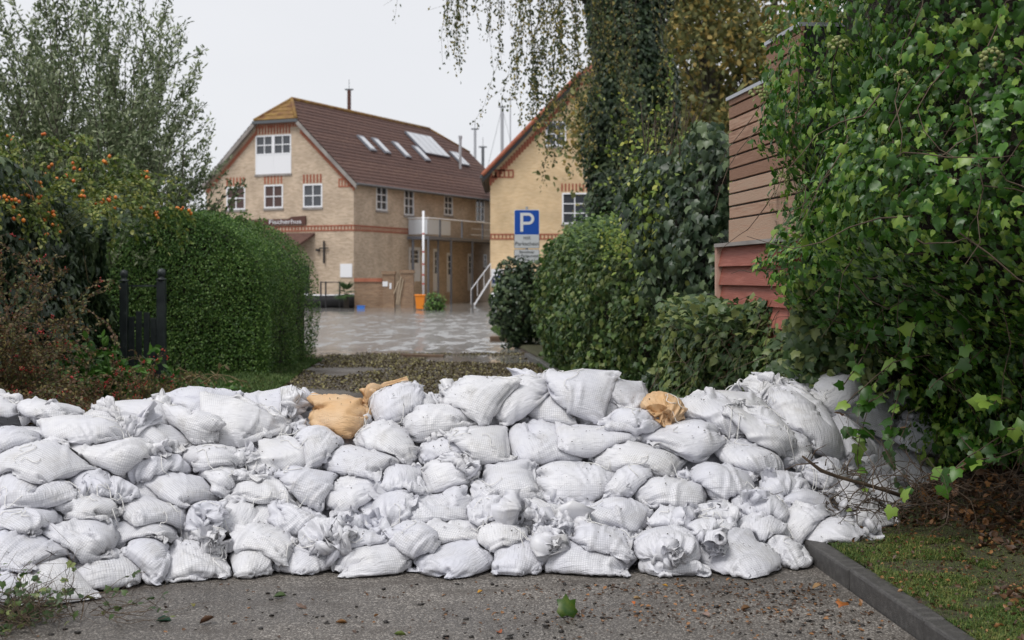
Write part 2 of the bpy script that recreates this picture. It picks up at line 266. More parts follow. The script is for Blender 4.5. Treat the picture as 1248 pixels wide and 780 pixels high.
def simulate(specs, field, steps=260, rng=None, nu=NU, nv=NV):
    """specs: list of dict(x,y,z,yaw,pitch,roll,W,L,neck,fill)"""
    B=len(specs); n=nu//2
    arr=lambda k: np.array([s[k] for s in specs],F32)
    W,L,neck,fill=arr('W'),arr('L'),arr('neck'),arr('fill')
    du=W/n; dv=L/(nv-1)
    jn=np.round(neck*(nv-1)).astype(int)            # tie row
    u=np.arange(nu); v=np.arange(nv)
    th=2*math.pi*u/nu
    P=np.zeros((B,nv,nu,3),F32)
    urest=np.ones((B,nv,nu),F32)*du[:,None,None]
    for b in range(B):
        d=np.abs(v-jn[b])
        sc=np.where(v<jn[b], 0.20+0.80*np.clip((jn[b]-v)/9.,0,1)**0.8, 0.20+0.62*np.clip((v-jn[b])/5.,0,1)**0.8)
        ex=np.zeros((nv,nu))
        for _ in range(14):      # patches of slack cloth that buckle into folds
            cj=rng.uniform(0,jn[b]+2) if _%2 else rng.uniform(jn[b]*.55,jn[b]); ci=rng.uniform(0,nu); sj=rng.uniform(3,9); si=rng.uniform(2,7)
            dd=np.minimum(np.abs(u-ci),nu-np.abs(u-ci))
            ex+=rng.uniform(.08,.30)*np.exp(-((v-cj)/sj)[:,None]**2-(dd/si)[None]**2)
        sc=sc[:,None]*(1+np.clip(ex,0,.45))
        urest[b]*=sc
        # start shape: flat ellipse, thick in the middle
        t=v/jn[b]
        half=np.where(v<=jn[b], W[b]/2*0.98*np.clip((jn[b]-v)/5,0.10,1)**.6, W[b]/2*np.clip((v-jn[b])/7,0.10,.55))
        thick=np.where(v<=jn[b], 0.075*np.clip(np.sin(np.pi*np.clip(t,0,1)),0.0,1)**.5+0.012*t, 0.03)
        k=rng.integers(9,15); ph=rng.uniform(0,6.28)
        ruf=1+0.20*np.cos(k*th+ph+1.2*np.sin(2*th+ph))[None]*np.exp(-((v-jn[b])/9.)**2)[:,None]+0.10*rng.standard_normal((nv,nu))*np.exp(-((v-jn[b])/4.)**2)[:,None]
        fl_=np.clip((v-jn[b])/6.,0,1)[:,None]; ruf=ruf*(1+fl_*(.28*np.cos(3*th+ph)[None]+.22*np.cos(5*th-ph)[None])); thick=np.where(v>jn[b],half*.75,thick)
        X=half[:,None]*np.cos(th)[None]*ruf; Z=thick[:,None]*np.sin(th)[None]*ruf
        Y=(v*dv[b])[:,None]+0*X
        lift=np.where(v>jn[b],(v-jn[b])*dv[b]*0.6,0)
        Z=Z+lift[:,None]*specs[b].get('flick',0.6)
        Q=np.stack([Y-neck[b]*L[b]/2, X, Z],-1)+rng.standard_normal((nv,nu,3))*0.0015
        # pitch (neck up), roll, yaw
        p,r,yw=[math.radians(specs[b][k_]) for k_ in ('pitch','roll','yaw')]
        R1=np.array([[1,0,0],[0,math.cos(r),-math.sin(r)],[0,math.sin(r),math.cos(r)]])
        R2=np.array([[math.cos(p),0,-math.sin(p)],[0,1,0],[math.sin(p),0,math.cos(p)]])
        R3=np.array([[math.cos(yw),-math.sin(yw),0],[math.sin(yw),math.cos(yw),0],[0,0,1]])
        Q=Q@(R3@R2@R1).T
        Q+=np.array([specs[b]['x'],specs[b]['y'],specs[b]['z']])
        # lift above the field
        P[b]=Q
    z,_,_=field.sample(P[...,0],P[...,1])
    body=np.zeros((B,nv,nu),bool)
    for b in range(B): body[b,:jn[b]+1]=True
    pen=np.where(body,z-P[...,2],-9).reshape(B,-1)
    up=np.array([np.percentile(pen[b][pen[b]>-5],80) for b in range(B)])
    P[...,2]+= (up+0.02)[:,None,None].astype(F32)
    X0=P.copy(); V=np.zeros_like(P)
    dt=F32(1/200.)
    # teabag volume of the filled part
    Lb=neck*L; w_=np.minimum(W,Lb); h_=np.maximum(W,Lb)
    Vt=w_**3*(h_/(math.pi*w_)-0.142*(1-10**(-h_/w_)))*fill
    vrest=np.broadcast_to(dv[:,None,None],(B,nv-1,nu))
    drest=np.sqrt(du**2+dv**2)[:,None,None]
    urest_v=0.5*(urest[:,1:]+urest[:,:-1])
    drestm=np.sqrt(urest_v**2+(dv**2)[:,None,None])
    ubend=urest*2
    wb=np.where(body,1,0.0).astype(F32)
    ismesh=body[...,None]
    def proj(A,C,rest,k,comp=1.0):
        d=C-A; l=np.sqrt((d*d).sum(-1))+1e-9
        c=(l-rest)/l
        if comp!=1.0: c=np.where(c<0,c*comp,c)
        d*= (0.5*k*c)[...,None]
        return d
    for it in range(steps):
        g=F32(9.8)
        # normals (area weighted) for the body
        e1=np.roll(P,-1,2)-np.roll(P,1,2)
        e2=np.zeros_like(P); e2[:,1:-1]=P[:,2:]-P[:,:-2]; e2[:,0]=P[:,1]-P[:,0]; e2[:,-1]=P[:,-1]-P[:,-2]
        Nn=np.cross(e1,e2)*F32(0.25); Nn[:,0]*=.5
        Nn*=ismesh
        vol=(P-P.mean((1,2),keepdims=True))
        vol=(vol*Nn).sum((1,2,3))/3.
        zt=np.where(body,P[...,2],-9).max((1,2))
        hyd=(zt[:,None,None]-P[...,2])
        area=np.sqrt((Nn*Nn).sum(-1)).mean((1,2))
        acc=Nn*(hyd*F32(HYD)/area[:,None,None])[...,None]*body[...,None]
        acc[...,2]-=np.where(body,g*.6,g*.13)
        V+=acc*dt; V*=F32(0.985)
        Pn=P+V*dt
        sp=np.sqrt(((Pn-P)**2).sum(-1,keepdims=True)); Pn=P+(Pn-P)*np.minimum(1,0.008/(sp+1e-9))
        Pold=P; P=Pn
        # volume
        C=vol-Vt; gg=(Nn*Nn).sum((1,2,3))+1e-12
        lam=np.clip(-C/gg,-0.006/np.sqrt(gg/(nv*nu)),0.006/np.sqrt(gg/(nv*nu)))*0.35
        P=P+Nn*lam[:,None,None,None]
        for rep in range(REP):
            for s in (0,1):   # around
                a=P[:,:,s::2]; 
                if s==0: c=P[:,:,1::2]; r=urest[:,:,0::2]
                else: c=np.roll(P[:,:,0::2],-1,2); r=urest[:,:,1::2]
                d=proj(a,c,r,1.0,CS)
                P[:,:,s::2]+=d
                if s==0: P[:,:,1::2]-=d
                else: P[:,:,0::2]-=np.roll(d,1,2)
            for s in (0,1):   # along
                a=P[:,s:nv-1:2]; c=P[:,s+1:nv:2]; m=c.shape[1]; a=a[:,:m]
                d=proj(a,c,dv[:,None,None],1.0,CS)
                P[:,s:s+2*m-1:2]+=d; P[:,s+1:s+2*m:2]-=d
        for s in (0,1):       # shear, soft
            for q in (1,-1):
                a=P[:,s:nv-1:2]; c=np.roll(P,-q,2)[:,s+1:nv:2]; m=c.shape[1]; a=a[:,:m]
                d=proj(a,c,drestm[:,s::2][:,:m],0.35)
                P[:,s:s+2*m-1:2]+=d; P[:,s+1:s+2*m:2]-=np.roll(d,q,2)
        # bending
        for ax,kk in ((2,KB),(1,KB)):
            if ax==2:
                lapl=0.5*(np.roll(P,1,2)+np.roll(P,-1,2))-P
                P=P+lapl*np.where(body,kk,kk*4.)[...,None].astype(F32)
            else:
                lapl=0.5*(P[:,2:]+P[:,:-2])-P[:,1:-1]; P[:,1:-1]+=lapl*F32(kk)
        # seam at the bottom: u and -u coincide
        S=P[:,0]; S2=S[:,(-u)%nu]; P[:,0]=0.5*(S+S2)
        # ground
        z,gx,gy=field.sample(P[...,0],P[...,1])
        dep=z+F32(0.004)-P[...,2]; hit=dep>0
        nz=1/np.sqrt(1+gx*gx+gy*gy)
        k=np.minimum(dep,0.03)*nz*nz*hit
        D=np.stack([-gx*k,-gy*k,k],-1)
        D[...,:2]*=0.6
        mv=P-Pold
        P=P+D
        fr=np.where(hit,0.35,0.0)[...,None]
        P[...,:2]-=mv[...,:2]*fr
        drift=(P-Pold).mean((1,2),keepdims=True); drift[...,2]=0
        P=P-drift*F32(0.7)
        V=(P-Pold)/dt
        if it>steps*0.8: V*=0.93
    return P,jn

def cr(A,t,axis,wrap):
    """Catmull-Rom resample of A at positions t along axis"""
    n=A.shape[axis]; i=np.floor(t).astype(int); f=(t-i).astype(F32)
    sh=[1]*A.ndim; sh[axis]=-1; f=f.reshape(sh)
    g=lambda k:(np.take(A,(i+k)%n,axis) if wrap else np.take(A,np.clip(i+k,0,n-1),axis))
    p0,p1,p2,p3=g(-1),g(0),g(1),g(2)
    return 0.5*(2*p1+(p2-p0)*f+(2*p0-5*p1+4*p2-p3)*f*f+(3*p1-p0-3*p2+p3)*f**3)
def refine(P,jn,W,L,rng,MU=84,MV=68,amp=1.0):
    """finer mesh with creases: returns verts (MV,MU,3) and cloth coordinates in metres"""
    nv,nu=P.shape[:2]
    tv=np.linspace(0,nv-1,MV)*0.9999; tu=np.arange(MU)*nu/MU
    Q=cr(cr(P,tv,0,False),tu,1,True)
    e1=np.roll(Q,-1,1)-np.roll(Q,1,1); e2=np.gradient(Q,axis=0)
    N=np.cross(e1,e2); N/=np.linalg.norm(N,axis=-1,keepdims=True)+1e-9
    N=(N+np.roll(N,1,1)+np.roll(N,-1,1)); N/=np.linalg.norm(N,axis=-1,keepdims=True)+1e-9
    per=2*W; uu=(np.arange(MU)/MU*per)[None,:]+np.zeros((MV,1)); vv=(np.linspace(0,L,MV))[:,None]+np.zeros((1,MU))
    vn=L*jn/(nv-1.)
    D=np.zeros((MV,MU))
    def stroke(cu,cv,ang,l,w,a,curve=0.):
        du=(uu-cu+per/2)%per-per/2; dv=vv-cv
        p=du*math.cos(ang)+dv*math.sin(ang); q=-du*math.sin(ang)+dv*math.cos(ang)-curve*p*p
        q=q/w
        return a*(np.exp(-q*q)-0.55*np.exp(-(q-1.7)**2))*np.exp(-(p/l)**2)
    for k in range(int(rng.integers(16,26))):     # pleats running down from the tie
        cv=vn-rng.uniform(.01,.13)
        D+=stroke(rng.uniform(0,per),cv,math.pi/2+rng.normal(0,.16),rng.uniform(.05,.13),rng.uniform(.007,.015),rng.uniform(.004,.011),rng.normal(0,1.2))
    for c in (0,W):                               # puckers at the two sewn corners and along the seam
        for k in range(5):
            a=math.pi/2+rng.normal(0,.6)
            D+=stroke(c+rng.normal(0,.05),rng.uniform(.0,.07),a,rng.uniform(.03,.09),rng.uniform(.006,.011),rng.uniform(.003,.007))
    for k in range(int(rng.integers(8,15))):      # loose creases anywhere, mostly across or slanting
        D+=stroke(rng.uniform(0,per),rng.uniform(.05,vn),rng.choice([0.2,.5,-.5,-.2,1.2,-1.2])+rng.normal(0,.3),rng.uniform(.05,.16),rng.uniform(.007,.018),rng.uniform(.003,.009),rng.normal(0,2.))
    c0=rng.uniform(0,per); v0=rng.uniform(.08,vn*.6); a0=rng.normal(0,.35); 
    for k in range(int(rng.integers(3,8))):       # a family of parallel slump folds
        D+=stroke(c0+rng.normal(0,.02),v0+k*rng.uniform(.018,.026),a0+rng.normal(0,.08),rng.uniform(.06,.12),rng.uniform(.005,.009),rng.uniform(.003,.006),rng.normal(0,1.))
    fl=(vv>vn+.01)                                # the ruffle above the tie
    R=np.zeros_like(D)
    for k in range(20):
        R+=stroke(rng.uniform(0,per),vn+rng.uniform(.02,.2),math.pi/2+rng.normal(0,.7),rng.uniform(.03,.12),rng.uniform(.010,.030),rng.uniform(-.030,.030))
    R*=np.clip((vv-vn)/.04,0,1)
    D=np.where(fl,R,D*np.clip((vn-vv)/.02,0,1)**.5)
    D*=np.clip((vv-.01)/.03,0.2,1)
    D+=.0045*np.exp(-((vv-.022)/.006)**2)-.0035*np.exp(-((vv-.036)/.006)**2)   # sewn hem
    Q=Q+N*(D*amp)[...,None]
    return Q.astype(F32),uu,vv,vn
# ------------------------------------------------------------------ sandbags
def bag_material(name,c1,c2,grid=.22,dirt=(.30,.27,.22),trans=.12,weave=.35):
    m=bpy.data.materials.new(name); m.use_nodes=True; nt=m.node_tree; L=nt.links; b=nt.nodes['Principled BSDF']
    b.inputs['Roughness'].default_value=.38; b.inputs['Specular IOR Level'].default_value=.45
    tc=N(nt,'ShaderNodeTexCoord'); uv=tc.outputs['UV']; ob=tc.outputs['Object']; oi=N(nt,'ShaderNodeObjectInfo')
    mixc=N(nt,'ShaderNodeMix',data_type='RGBA'); mixc.inputs[6].default_value=(*c1,1); mixc.inputs[7].default_value=(*c2,1)
    nA=N(nt,'ShaderNodeTexNoise',i_Scale=6.,i_Detail=4); L.new(ob,nA.inputs['Vector'])
    ad=N(nt,'ShaderNodeMath',operation='MULTIPLY_ADD'); ad.inputs[1].default_value=.6; L.new(oi.outputs['Random'],ad.inputs[0])
    mm=N(nt,'ShaderNodeMath',operation='MULTIPLY_ADD'); mm.inputs[1].default_value=1.6; mm.inputs[2].default_value=-.6; L.new(nA.outputs[0],mm.inputs[0]); L.new(mm.outputs[0],ad.inputs[2]); ad.use_clamp=True
    L.new(ad.outputs[0],mixc.inputs[0]); col=mixc.outputs[2]
    # printed weave grid, 12 mm
    sep=N(nt,'ShaderNodeSeparateXYZ'); L.new(uv,sep.inputs[0]); lines=[]
    for k in (0,1):
        a=N(nt,'ShaderNodeMath',operation='MULTIPLY'); a.inputs[1].default_value=1/.0125; L.new(sep.outputs[k],a.inputs[0])
        f=N(nt,'ShaderNodeMath',operation='FRACT'); L.new(a.outputs[0],f.inputs[0])
        lt=N(nt,'ShaderNodeMath',operation='LESS_THAN'); lt.inputs[1].default_value=.28; L.new(f.outputs[0],lt.inputs[0]); lines.append(lt)
    mxx=N(nt,'ShaderNodeMath',operation='MAXIMUM'); L.new(lines[0].outputs[0],mxx.inputs[0]); L.new(lines[1].outputs[0],mxx.inputs[1])
    gn=N(nt,'ShaderNodeTexNoise',i_Scale=3.5,i_Detail=2); L.new(ob,gn.inputs['Vector'])
    gm=N(nt,'ShaderNodeMapRange'); gm.inputs['From Min'].default_value=.40; gm.inputs['From Max'].default_value=.62; gm.inputs['To Max'].default_value=grid*1.8; L.new(gn.outputs[0],gm.inputs[0])
    gf=N(nt,'ShaderNodeMath',operation='MULTIPLY'); L.new(mxx.outputs[0],gf.inputs[0]); L.new(gm.outputs[0],gf.inputs[1])
    g2=N(nt,'ShaderNodeMix',data_type='RGBA'); L.new(gf.outputs[0],g2.inputs[0]); L.new(col,g2.inputs[6]); g2.inputs[7].default_value=(.30,.31,.35,1); col=g2.outputs[2]
    # grime smears
    n2=N(nt,'ShaderNodeTexNoise',i_Scale=5.,i_Detail=8,i_Roughness=.7,i_Distortion=.6); L.new(ob,n2.inputs['Vector'])
    r2=N(nt,'ShaderNodeMapRange'); r2.inputs['From Min'].default_value=.54; r2.inputs['From Max'].default_value=.80; r2.inputs['To Max'].default_value=.55; L.new(n2.outputs[0],r2.inputs[0])
    d=N(nt,'ShaderNodeMix',data_type='RGBA'); L.new(r2.outputs[0],d.inputs[0]); L.new(col,d.inputs[6]); d.inputs[7].default_value=(*dirt,1); col=d.outputs[2]
    # black specks in patches
    n3=N(nt,'ShaderNodeTexVoronoi',i_Scale=70.); L.new(ob,n3.inputs['Vector'])
    l3=N(nt,'ShaderNodeMath',operation='LESS_THAN'); l3.inputs[1].default_value=.13; L.new(n3.outputs['Distance'],l3.inputs[0])
    n4=N(nt,'ShaderNodeTexNoise',i_Scale=7.,i_Detail=3); L.new(ob,n4.inputs['Vector']); l4=N(nt,'ShaderNodeMath',operation='GREATER_THAN'); l4.inputs[1].default_value=.63; L.new(n4.outputs[0],l4.inputs[0])
    mu=N(nt,'ShaderNodeMath',operation='MULTIPLY'); L.new(l3.outputs[0],mu.inputs[0]); L.new(l4.outputs[0],mu.inputs[1])
    d2=N(nt,'ShaderNodeMix',data_type='RGBA'); L.new(mu.outputs[0],d2.inputs[0]); L.new(col,d2.inputs[6]); d2.inputs[7].default_value=(.06,.05,.04,1); col=d2.outputs[2]
    L.new(col,b.inputs['Base Color'])
    # fine creasing: stretched noise in cloth coordinates + weave
    mp=N(nt,'ShaderNodeMapping'); mp.inputs['Scale'].default_value=(60,16,1); L.new(uv,mp.inputs[0])
    c1_=N(nt,'ShaderNodeTexNoise',i_Scale=1.,i_Detail=5,i_Distortion=1.2); L.new(mp.outputs[0],c1_.inputs['Vector'])
    b1=N(nt,'ShaderNodeBump',i_Strength=.9,i_Distance=.009); L.new(c1_.outputs[0],b1.inputs['Height'])
    wv=N(nt,'ShaderNodeTexNoise',i_Scale=420.,i_Detail=1); L.new(uv,wv.inputs['Vector'])
    b2=N(nt,'ShaderNodeBump',i_Strength=weave,i_Distance=.0015); L.new(wv.outputs[0],b2.inputs['Height']); L.new(b1.outputs[0],b2.inputs['Normal']); L.new(b2.outputs[0],b.inputs['Normal'])
    t=N(nt,'ShaderNodeBsdfTranslucent'); L.new(col,t.inputs[0]); ms=N(nt,'ShaderNodeMixShader'); ms.inputs[0].default_value=trans
    out=nt.nodes['Material Output']; L.new(b.outputs[0],ms.inputs[1]); L.new(t.outputs[0],ms.inputs[2]); L.new(ms.outputs[0],out.inputs[0])
    return m
M_bag=bag_material('woven_bag_white',(.66,.665,.73),(.77,.765,.775))
M_org=bag_material('woven_bag_ochre',(.66,.36,.13),(.74,.52,.31),grid=.12,dirt=(.48,.19,.05),trans=.15,weave=.8)
M_cord=flat('white_cord',(.75,.74,.72),.7)
fy_px=[(-60,6.20),(0,6.35),(90,6.60),(165,6.86),(280,7.0),(400,7.05),(900,7.05),(960,7.15),(1010,7.45),(1060,7.85),(1130,8.35),(1200,8.6)]
def yfront(px): return np.interp(px,[a for a,_ in fy_px],[b for _,b in fy_px])
def xfront(x):
    # front line of the heap as a function of world x
    xs_=[(a-624)/F*b for a,b in fy_px]; return np.interp(x,xs_,[b for _,b in fy_px])
TOPX=[(-4,.95),(-2.5,.97),(-1.9,1.06),(-1.55,1.04),(-1.25,.97),(-1.0,.98),(-.7,1.08),(.6,1.10),(1.3,1.06),(1.8,1.08),(2.4,1.16),(3.5,1.16)]
def top_h(x): return np.interp(x,[a for a,_ in TOPX],[b for _,b in TOPX])
def pile_h(x,y):
    d=y-xfront(x); h=top_h(x)
    return np.where(d<0,0,np.minimum(np.where(d<.12,d/.12*.2,.2+(d-.12)*.56),h))
def surf(px,py):
    dx,dz=(px-624)/F,(HY-py)/F
    for y in np.arange(6.,10.5,.01):
        if CH+dz*y<=float(pile_h(dx*y,y)): return dx*y,y,CH+dz*y
        if y>xfront(dx*y)+1.72: return dx*y,y,CH+dz*y
    return dx*y,y,CH+dz*y
# row, px, py, yaw (where the tied neck points: 0 right, 90 away, 180 left, -90 at us), neck pitch, size, fill, kind
R_=[]
def bag(row,px,py,yaw,pitch=8,size=1.,fill=.46,kind='w',roll=0,note=None,lift=0.): R_.append(dict(row=row,px=px,py=py,yaw=yaw,pitch=pitch if pitch<20 else 20+(pitch-20)*.45,size=size,fill=fill,kind=kind,roll=roll,note=note,lift=lift))
# A bottom row on the asphalt
bag('A',-30,700,60,30); bag('A',42,706,130,30,1.1); bag('A',122,692,105,35,1.0); bag('A',172,682,80,40,.95)
bag('A',228,675,112,38,1.05); bag('A',305,688,95,15,.95); bag('A',368,673,60,35,.95); bag('A',453,685,20,8,1.05); bag('A',556,680,45,22,1.05)
bag('A',632,678,85,10,.95); bag('A',716,680,165,14,1.08); bag('A',820,685,110,12,1.02); bag('A',902,668,120,22,1.18); bag('A',958,668,80,25,.85); 
bag('A',1003,650,-30,5,.95); bag('A',1052,640,15,5,.75,.4)
# B
bag('B',25,655,170,10,1.05); bag('B',85,640,200,12,1.08); bag('B',165,640,172,12,.95); bag('B',245,640,60,45,.85); bag('B',322,655,150,10,.95)
bag('B',395,640,-70,40,.8); bag('B',440,650,200,20,.85); bag('B',505,650,160,30,.95); bag('B',555,625,180,15,1.05); bag('B',612,645,90,40,.85)
bag('B',672,640,-90,50,.8); bag('B',740,655,170,12,1.0); bag('B',815,652,90,20,.95); bag('B',880,640,-120,40,.85); bag('B',930,630,70,40,.9); bag('B',980,625,20,12,.95); bag('B',745,635,-85,60,.75)
# C
bag('C',20,612,150,25,1.0); bag('C',95,612,170,18,1.1); bag('C',168,602,152,16,1.25,.42); bag('C',240,610,-60,35,.85); bag('C',300,592,-110,25,1.0); bag('C',362,605,170,30,.85)
bag('C',425,610,-80,50,.8); bag('C',478,590,78,62,.95); bag('C',540,588,190,14,1.1); bag('C',600,605,-60,35,.85); bag('C',650,600,150,25,.95); bag('C',697,610,-90,55,.8)
bag('C',750,598,170,12,1.08); bag('C',817,605,-80,48,.95); bag('C',870,598,85,50,.85); bag('C',925,590,-95,55,.95); bag('C',985,600,200,14,.95); bag('C',1045,590,-150,22,.95); bag('C',1092,592,160,8,.9)
# D
bag('D',35,578,120,35,1.05); bag('D',105,575,-40,40,.95); bag('D',205,583,150,10,1.12); bag('D',262,562,-20,20,.9); bag('D',325,578,175,10,1.0); bag('D',378,568,180,10,1.0)
bag('D',432,572,10,14,1.0); bag('D',490,560,85,58,.9); bag('D',545,545,20,20,.95); bag('D',620,562,185,12,1.08); bag('D',697,553,5,10,1.1); bag('D',760,568,30,18,.95); bag('D',822,568,190,14,.95)
bag('D',890,560,180,14,1.05); bag('D',945,560,-80,40,.95); bag('D',1000,550,120,30,.95); bag('D',1062,550,-100,30,1.0)
# E
bag('E',35,540,158,22,1.2); bag('E',118,535,0,5,1.1); bag('E',182,545,-90,20,.9); bag('E',240,548,10,12,.95); bag('E',330,528,-22,12,1.2); bag('E',385,530,120,14,.9)
bag('E',440,545,150,8,1.05); bag('E',475,520,140,14,1.05,.5); bag('E',545,525,20,8,.9); bag('E',592,520,185,8,1.05); bag('E',660,513,110,22,1.12); bag('E',728,515,10,8,1.05)
bag('E',778,536,170,8,1.05); bag('E',832,515,8,14,1.15); bag('E',900,515,-60,20,1.0); bag('E',955,520,190,14,1.0); bag('E',1035,520,110,25,1.0); bag('E',1105,515,-40,14,.95)
# F crest
bag('F',-20,520,20,18,1.1); bag('F',92,506,10,20,1.15); bag('F',188,518,182,15,1.0); bag('F',234,512,165,14,1.05); bag('F',287,496,12,14,1.2); 
bag('F',488,478,100,55,.9); bag('F',545,497,175,6,1.1); bag('F',585,482,150,8,1.1); bag('F',630,474,20,14,1.1); bag('F',700,470,165,18,1.12); bag('F',752,462,185,8,1.05)
bag('F',765,500,5,8,1.05);  bag('F',868,482,-70,24,1.0); bag('F',915,503,-30,10,1.0); bag('F',982,506,104,55,1.25,.55); bag('F',1012,474,8,16,1.1); bag('F',1052,492,190,8,1.15)
bag('F',1086,464,15,22,1.1); bag('F',1120,498,60,20,.9)
# G rearmost row on the crest
bag('H',404,480,12,10,1.2,.44,kind='o'); bag('H',806,478,-86,4,.95,.5,kind='o')
for k_,(px_,yw_) in enumerate(((-30,15),(60,170),(150,8),(240,185),(325,20),(505,160),(590,12),(672,175),(738,190),(888,10),(955,165),(1020,20))): bag('G',px_,465,yw_,12,1.05+.1*(k_%3==0),.46)
for row_,py_ in (('A',712),('B',665),('C',625),('D',590),('E',550),('F',520)):
    for px_ in (-205,-118): bag(row_,px_+(20 if row_ in 'BDF' else 0),py_,20 if px_<-150 else 165,12,1.1)
rb=np.random.default_rng(7)
field=Field(-4.2,3.6,5.2,10.8,.012)
XX,YY=field.xy(); base=gz(XX,YY); pile=pile_h(XX,YY); back=sstep(1.85,2.35,YY-xfront(XX)); 
edge=(1-sstep(2.85,3.3,XX))*sstep(-4.15,-3.8,XX)
core=np.maximum(pile-.215,0)*(1-back)*edge
field.h=np.maximum(base+.006,base*.5+core).astype(np.float32); core_h=field.h.copy(); field.grad()
specs=[]
for r in R_:
    X_,Y_,Z_=surf(r['px'],r['py']); s=r['size']
    r.update(x=X_,y=Y_+.09,z=Z_-.02+r['lift'],W=.415*s*rb.uniform(.96,1.04),L=.78*s*rb.uniform(.97,1.06),neck=rb.uniform(.66,.75) if r['kind']=='w' else .70)
    r['yaw']+=rb.normal(0,6); r['roll']+=rb.normal(0,8); r['flick']=rb.uniform(.5,1.5)
    r['amp']=2.1
    if r['row'] in 'BC': r['fill']*=rb.uniform(.68,.9); r['W']*=1.07; r['amp']=2.9
    if r['row'] in 'BCD': r['neck']=rb.uniform(.61,.71)
    if r['kind']=='o': r['amp']=2.8; r['neck']=.62
    if r['row'] in 'BCD' and 40<(r['yaw']%360)<140 and rb.random()<.65: r['yaw']=-r['yaw']
bags_out=[]
import concurrent.futures as cf
for row in 'ABCDEGFH':
    rr=[r for r in R_ if r['row']==row]
    for half in (rr[0::2],rr[1::2]):
        ch=[half[k::3] for k in range(3)]
        seeds=[rb.integers(1e9) for _ in ch]
        with cf.ThreadPoolExecutor(3) as ex:
            res=list(ex.map(lambda a:simulate(a[0],field,steps=STEPS,rng=np.random.default_rng(a[1])),[(c,s) for c,s in zip(ch,seeds) if c]))
        for c,(P,jn) in zip([c for c in ch if c],res):
            for k,r in enumerate(c): bags_out.append((r,P[k],int(jn[k])))
        for P,jn in res:
            for k in range(len(P)):
                Q=P[k]; Qm=.5*(Q[:-1]+Q[1:]); 
                up=np.concatenate([Q[:jn[k]+1].reshape(-1,3),Qm[:jn[k]].reshape(-1,3),(.5*(Q+np.roll(Q,1,1)))[:jn[k]+1].reshape(-1,3)])
                field.splat(up)
        field.grad()
print('cloth',round(time.time()-T0,1))
MU,MV=84,68
jj,ii=np.meshgrid(np.arange(MV-1),np.arange(MU),indexing='ij')
bf=np.stack([jj*(MU+1)+ii,jj*(MU+1)+ii+1,(jj+1)*(MU+1)+ii+1,(jj+1)*(MU+1)+ii],-1).reshape(-1,4)
ORD=['','first','second','third','fourth','fifth','sixth','seventh','eighth','ninth','tenth','eleventh']
ROWP={'A':'bottom row on the asphalt','B':'second row up from asphalt','C':'third row up from asphalt','D':'fourth row up from asphalt','E':'row just below the crest','F':'crest of the heap','G':'rearmost row of the crest'}
whites={}
for row in 'ABCDEFG': whites[row]=sorted([r for r in R_ if r['row']==row and r['kind']=='w' and r['px']>-60],key=lambda r:r['px'])
def bag_label(r):
    if r['kind']=='o': return 'ochre sandbag with a flared ruffle lying on the left part of the crest' if r['px']<600 else 'small ochre sandbag with its tied neck facing the road, right part of the crest'
    if r['px']<-60: return f"white sandbag, {ROWP[r['row']]}, {'farthest' if r['px']<-150 else 'just'} beyond the left picture edge"
    w_=whites[r['row']]; k=w_.index(r); n=len(w_)
    side=f'{ORD[k+1]} from left' if k<(n+1)//2 else f'{ORD[n-k]} from right'
    y=(r['yaw']+180)%360-180
    nk='neck upright' if r['pitch']>=34 else 'neck to the right' if abs(y)<=45 else 'neck towards the front' if -135<y<-45 else 'neck to the back' if 45<y<135 else 'neck to the left'
    return f"white sandbag, {ROWP[r['row']]}, {side}, {nk}"
for r,P,jn in bags_out:
    Q,uu,vv,vn=refine(P,jn,r['W'],r['L'],rb,MU,MV,r['amp'])
    zz,_,_=(None,None,None)
    gzv=gz(Q[...,0],Q[...,1])+.005; Q[...,2]=np.maximum(Q[...,2],gzv)
    Q=np.concatenate([Q,Q[:,:1]],1); uu=np.concatenate([uu,uu[:,:1]+2*r['W']],1); vv=np.concatenate([vv,vv[:,:1]],1)
    c=Q.reshape(-1,3).mean(0); c[2]=Q[...,2].min()
    o=mesh_np('sandbag',(Q-c).reshape(-1,3),bf,M_bag if r['kind']=='w' else M_org,smooth=True,uv=np.stack([uu,vv],-1).reshape(-1,2)); o.location=c.tolist()
    tag(o,bag_label(r),'sandbag',group='sandbags heaped across the road')
    # cord round the neck with two loose ends
    ring=P[jn]; cen=ring.mean(0); ax=P[min(jn+2,len(P)-1)].mean(0)-P[jn-2].mean(0); ax/=np.linalg.norm(ax)+1e-9
    a_=np.cross(ax,[.3,.2,.9]); a_/=np.linalg.norm(a_)+1e-9; b_=np.cross(ax,a_); rad=float(np.percentile(np.linalg.norm(ring-cen,axis=1),75))+.003
    mb=MB(); mb.tube([cen-c+(a_*math.cos(t)+b_*math.sin(t))*rad for t in np.linspace(0,2*math.pi,13)],.0028,5)
    if rb.random()<.75:
        for e in range(int(rb.integers(1,3))):
            th=rb.uniform(-math.pi,0); ln=rb.uniform(.06,.2); p=cen+np.array([math.cos(th),math.sin(th),0])*rad; pts=[]
            for q in range(9):
                x_=p[0]+math.cos(th+.5*math.sin(q*.7+e))*ln*q/8; y_=p[1]+math.sin(th+.5*math.sin(q*.7+e))*ln*q/8
                zf=float(field.sample(np.array([x_]),np.array([y_]))[0][0])+.006
                z_=max(zf,p[2]-.02*q) if q else p[2]
                pts.append(np.array([x_,y_,z_])-c)
            mb.tube(pts,.0024,4)
    mb.build('tie_cord',M_cord,o,smooth=True)
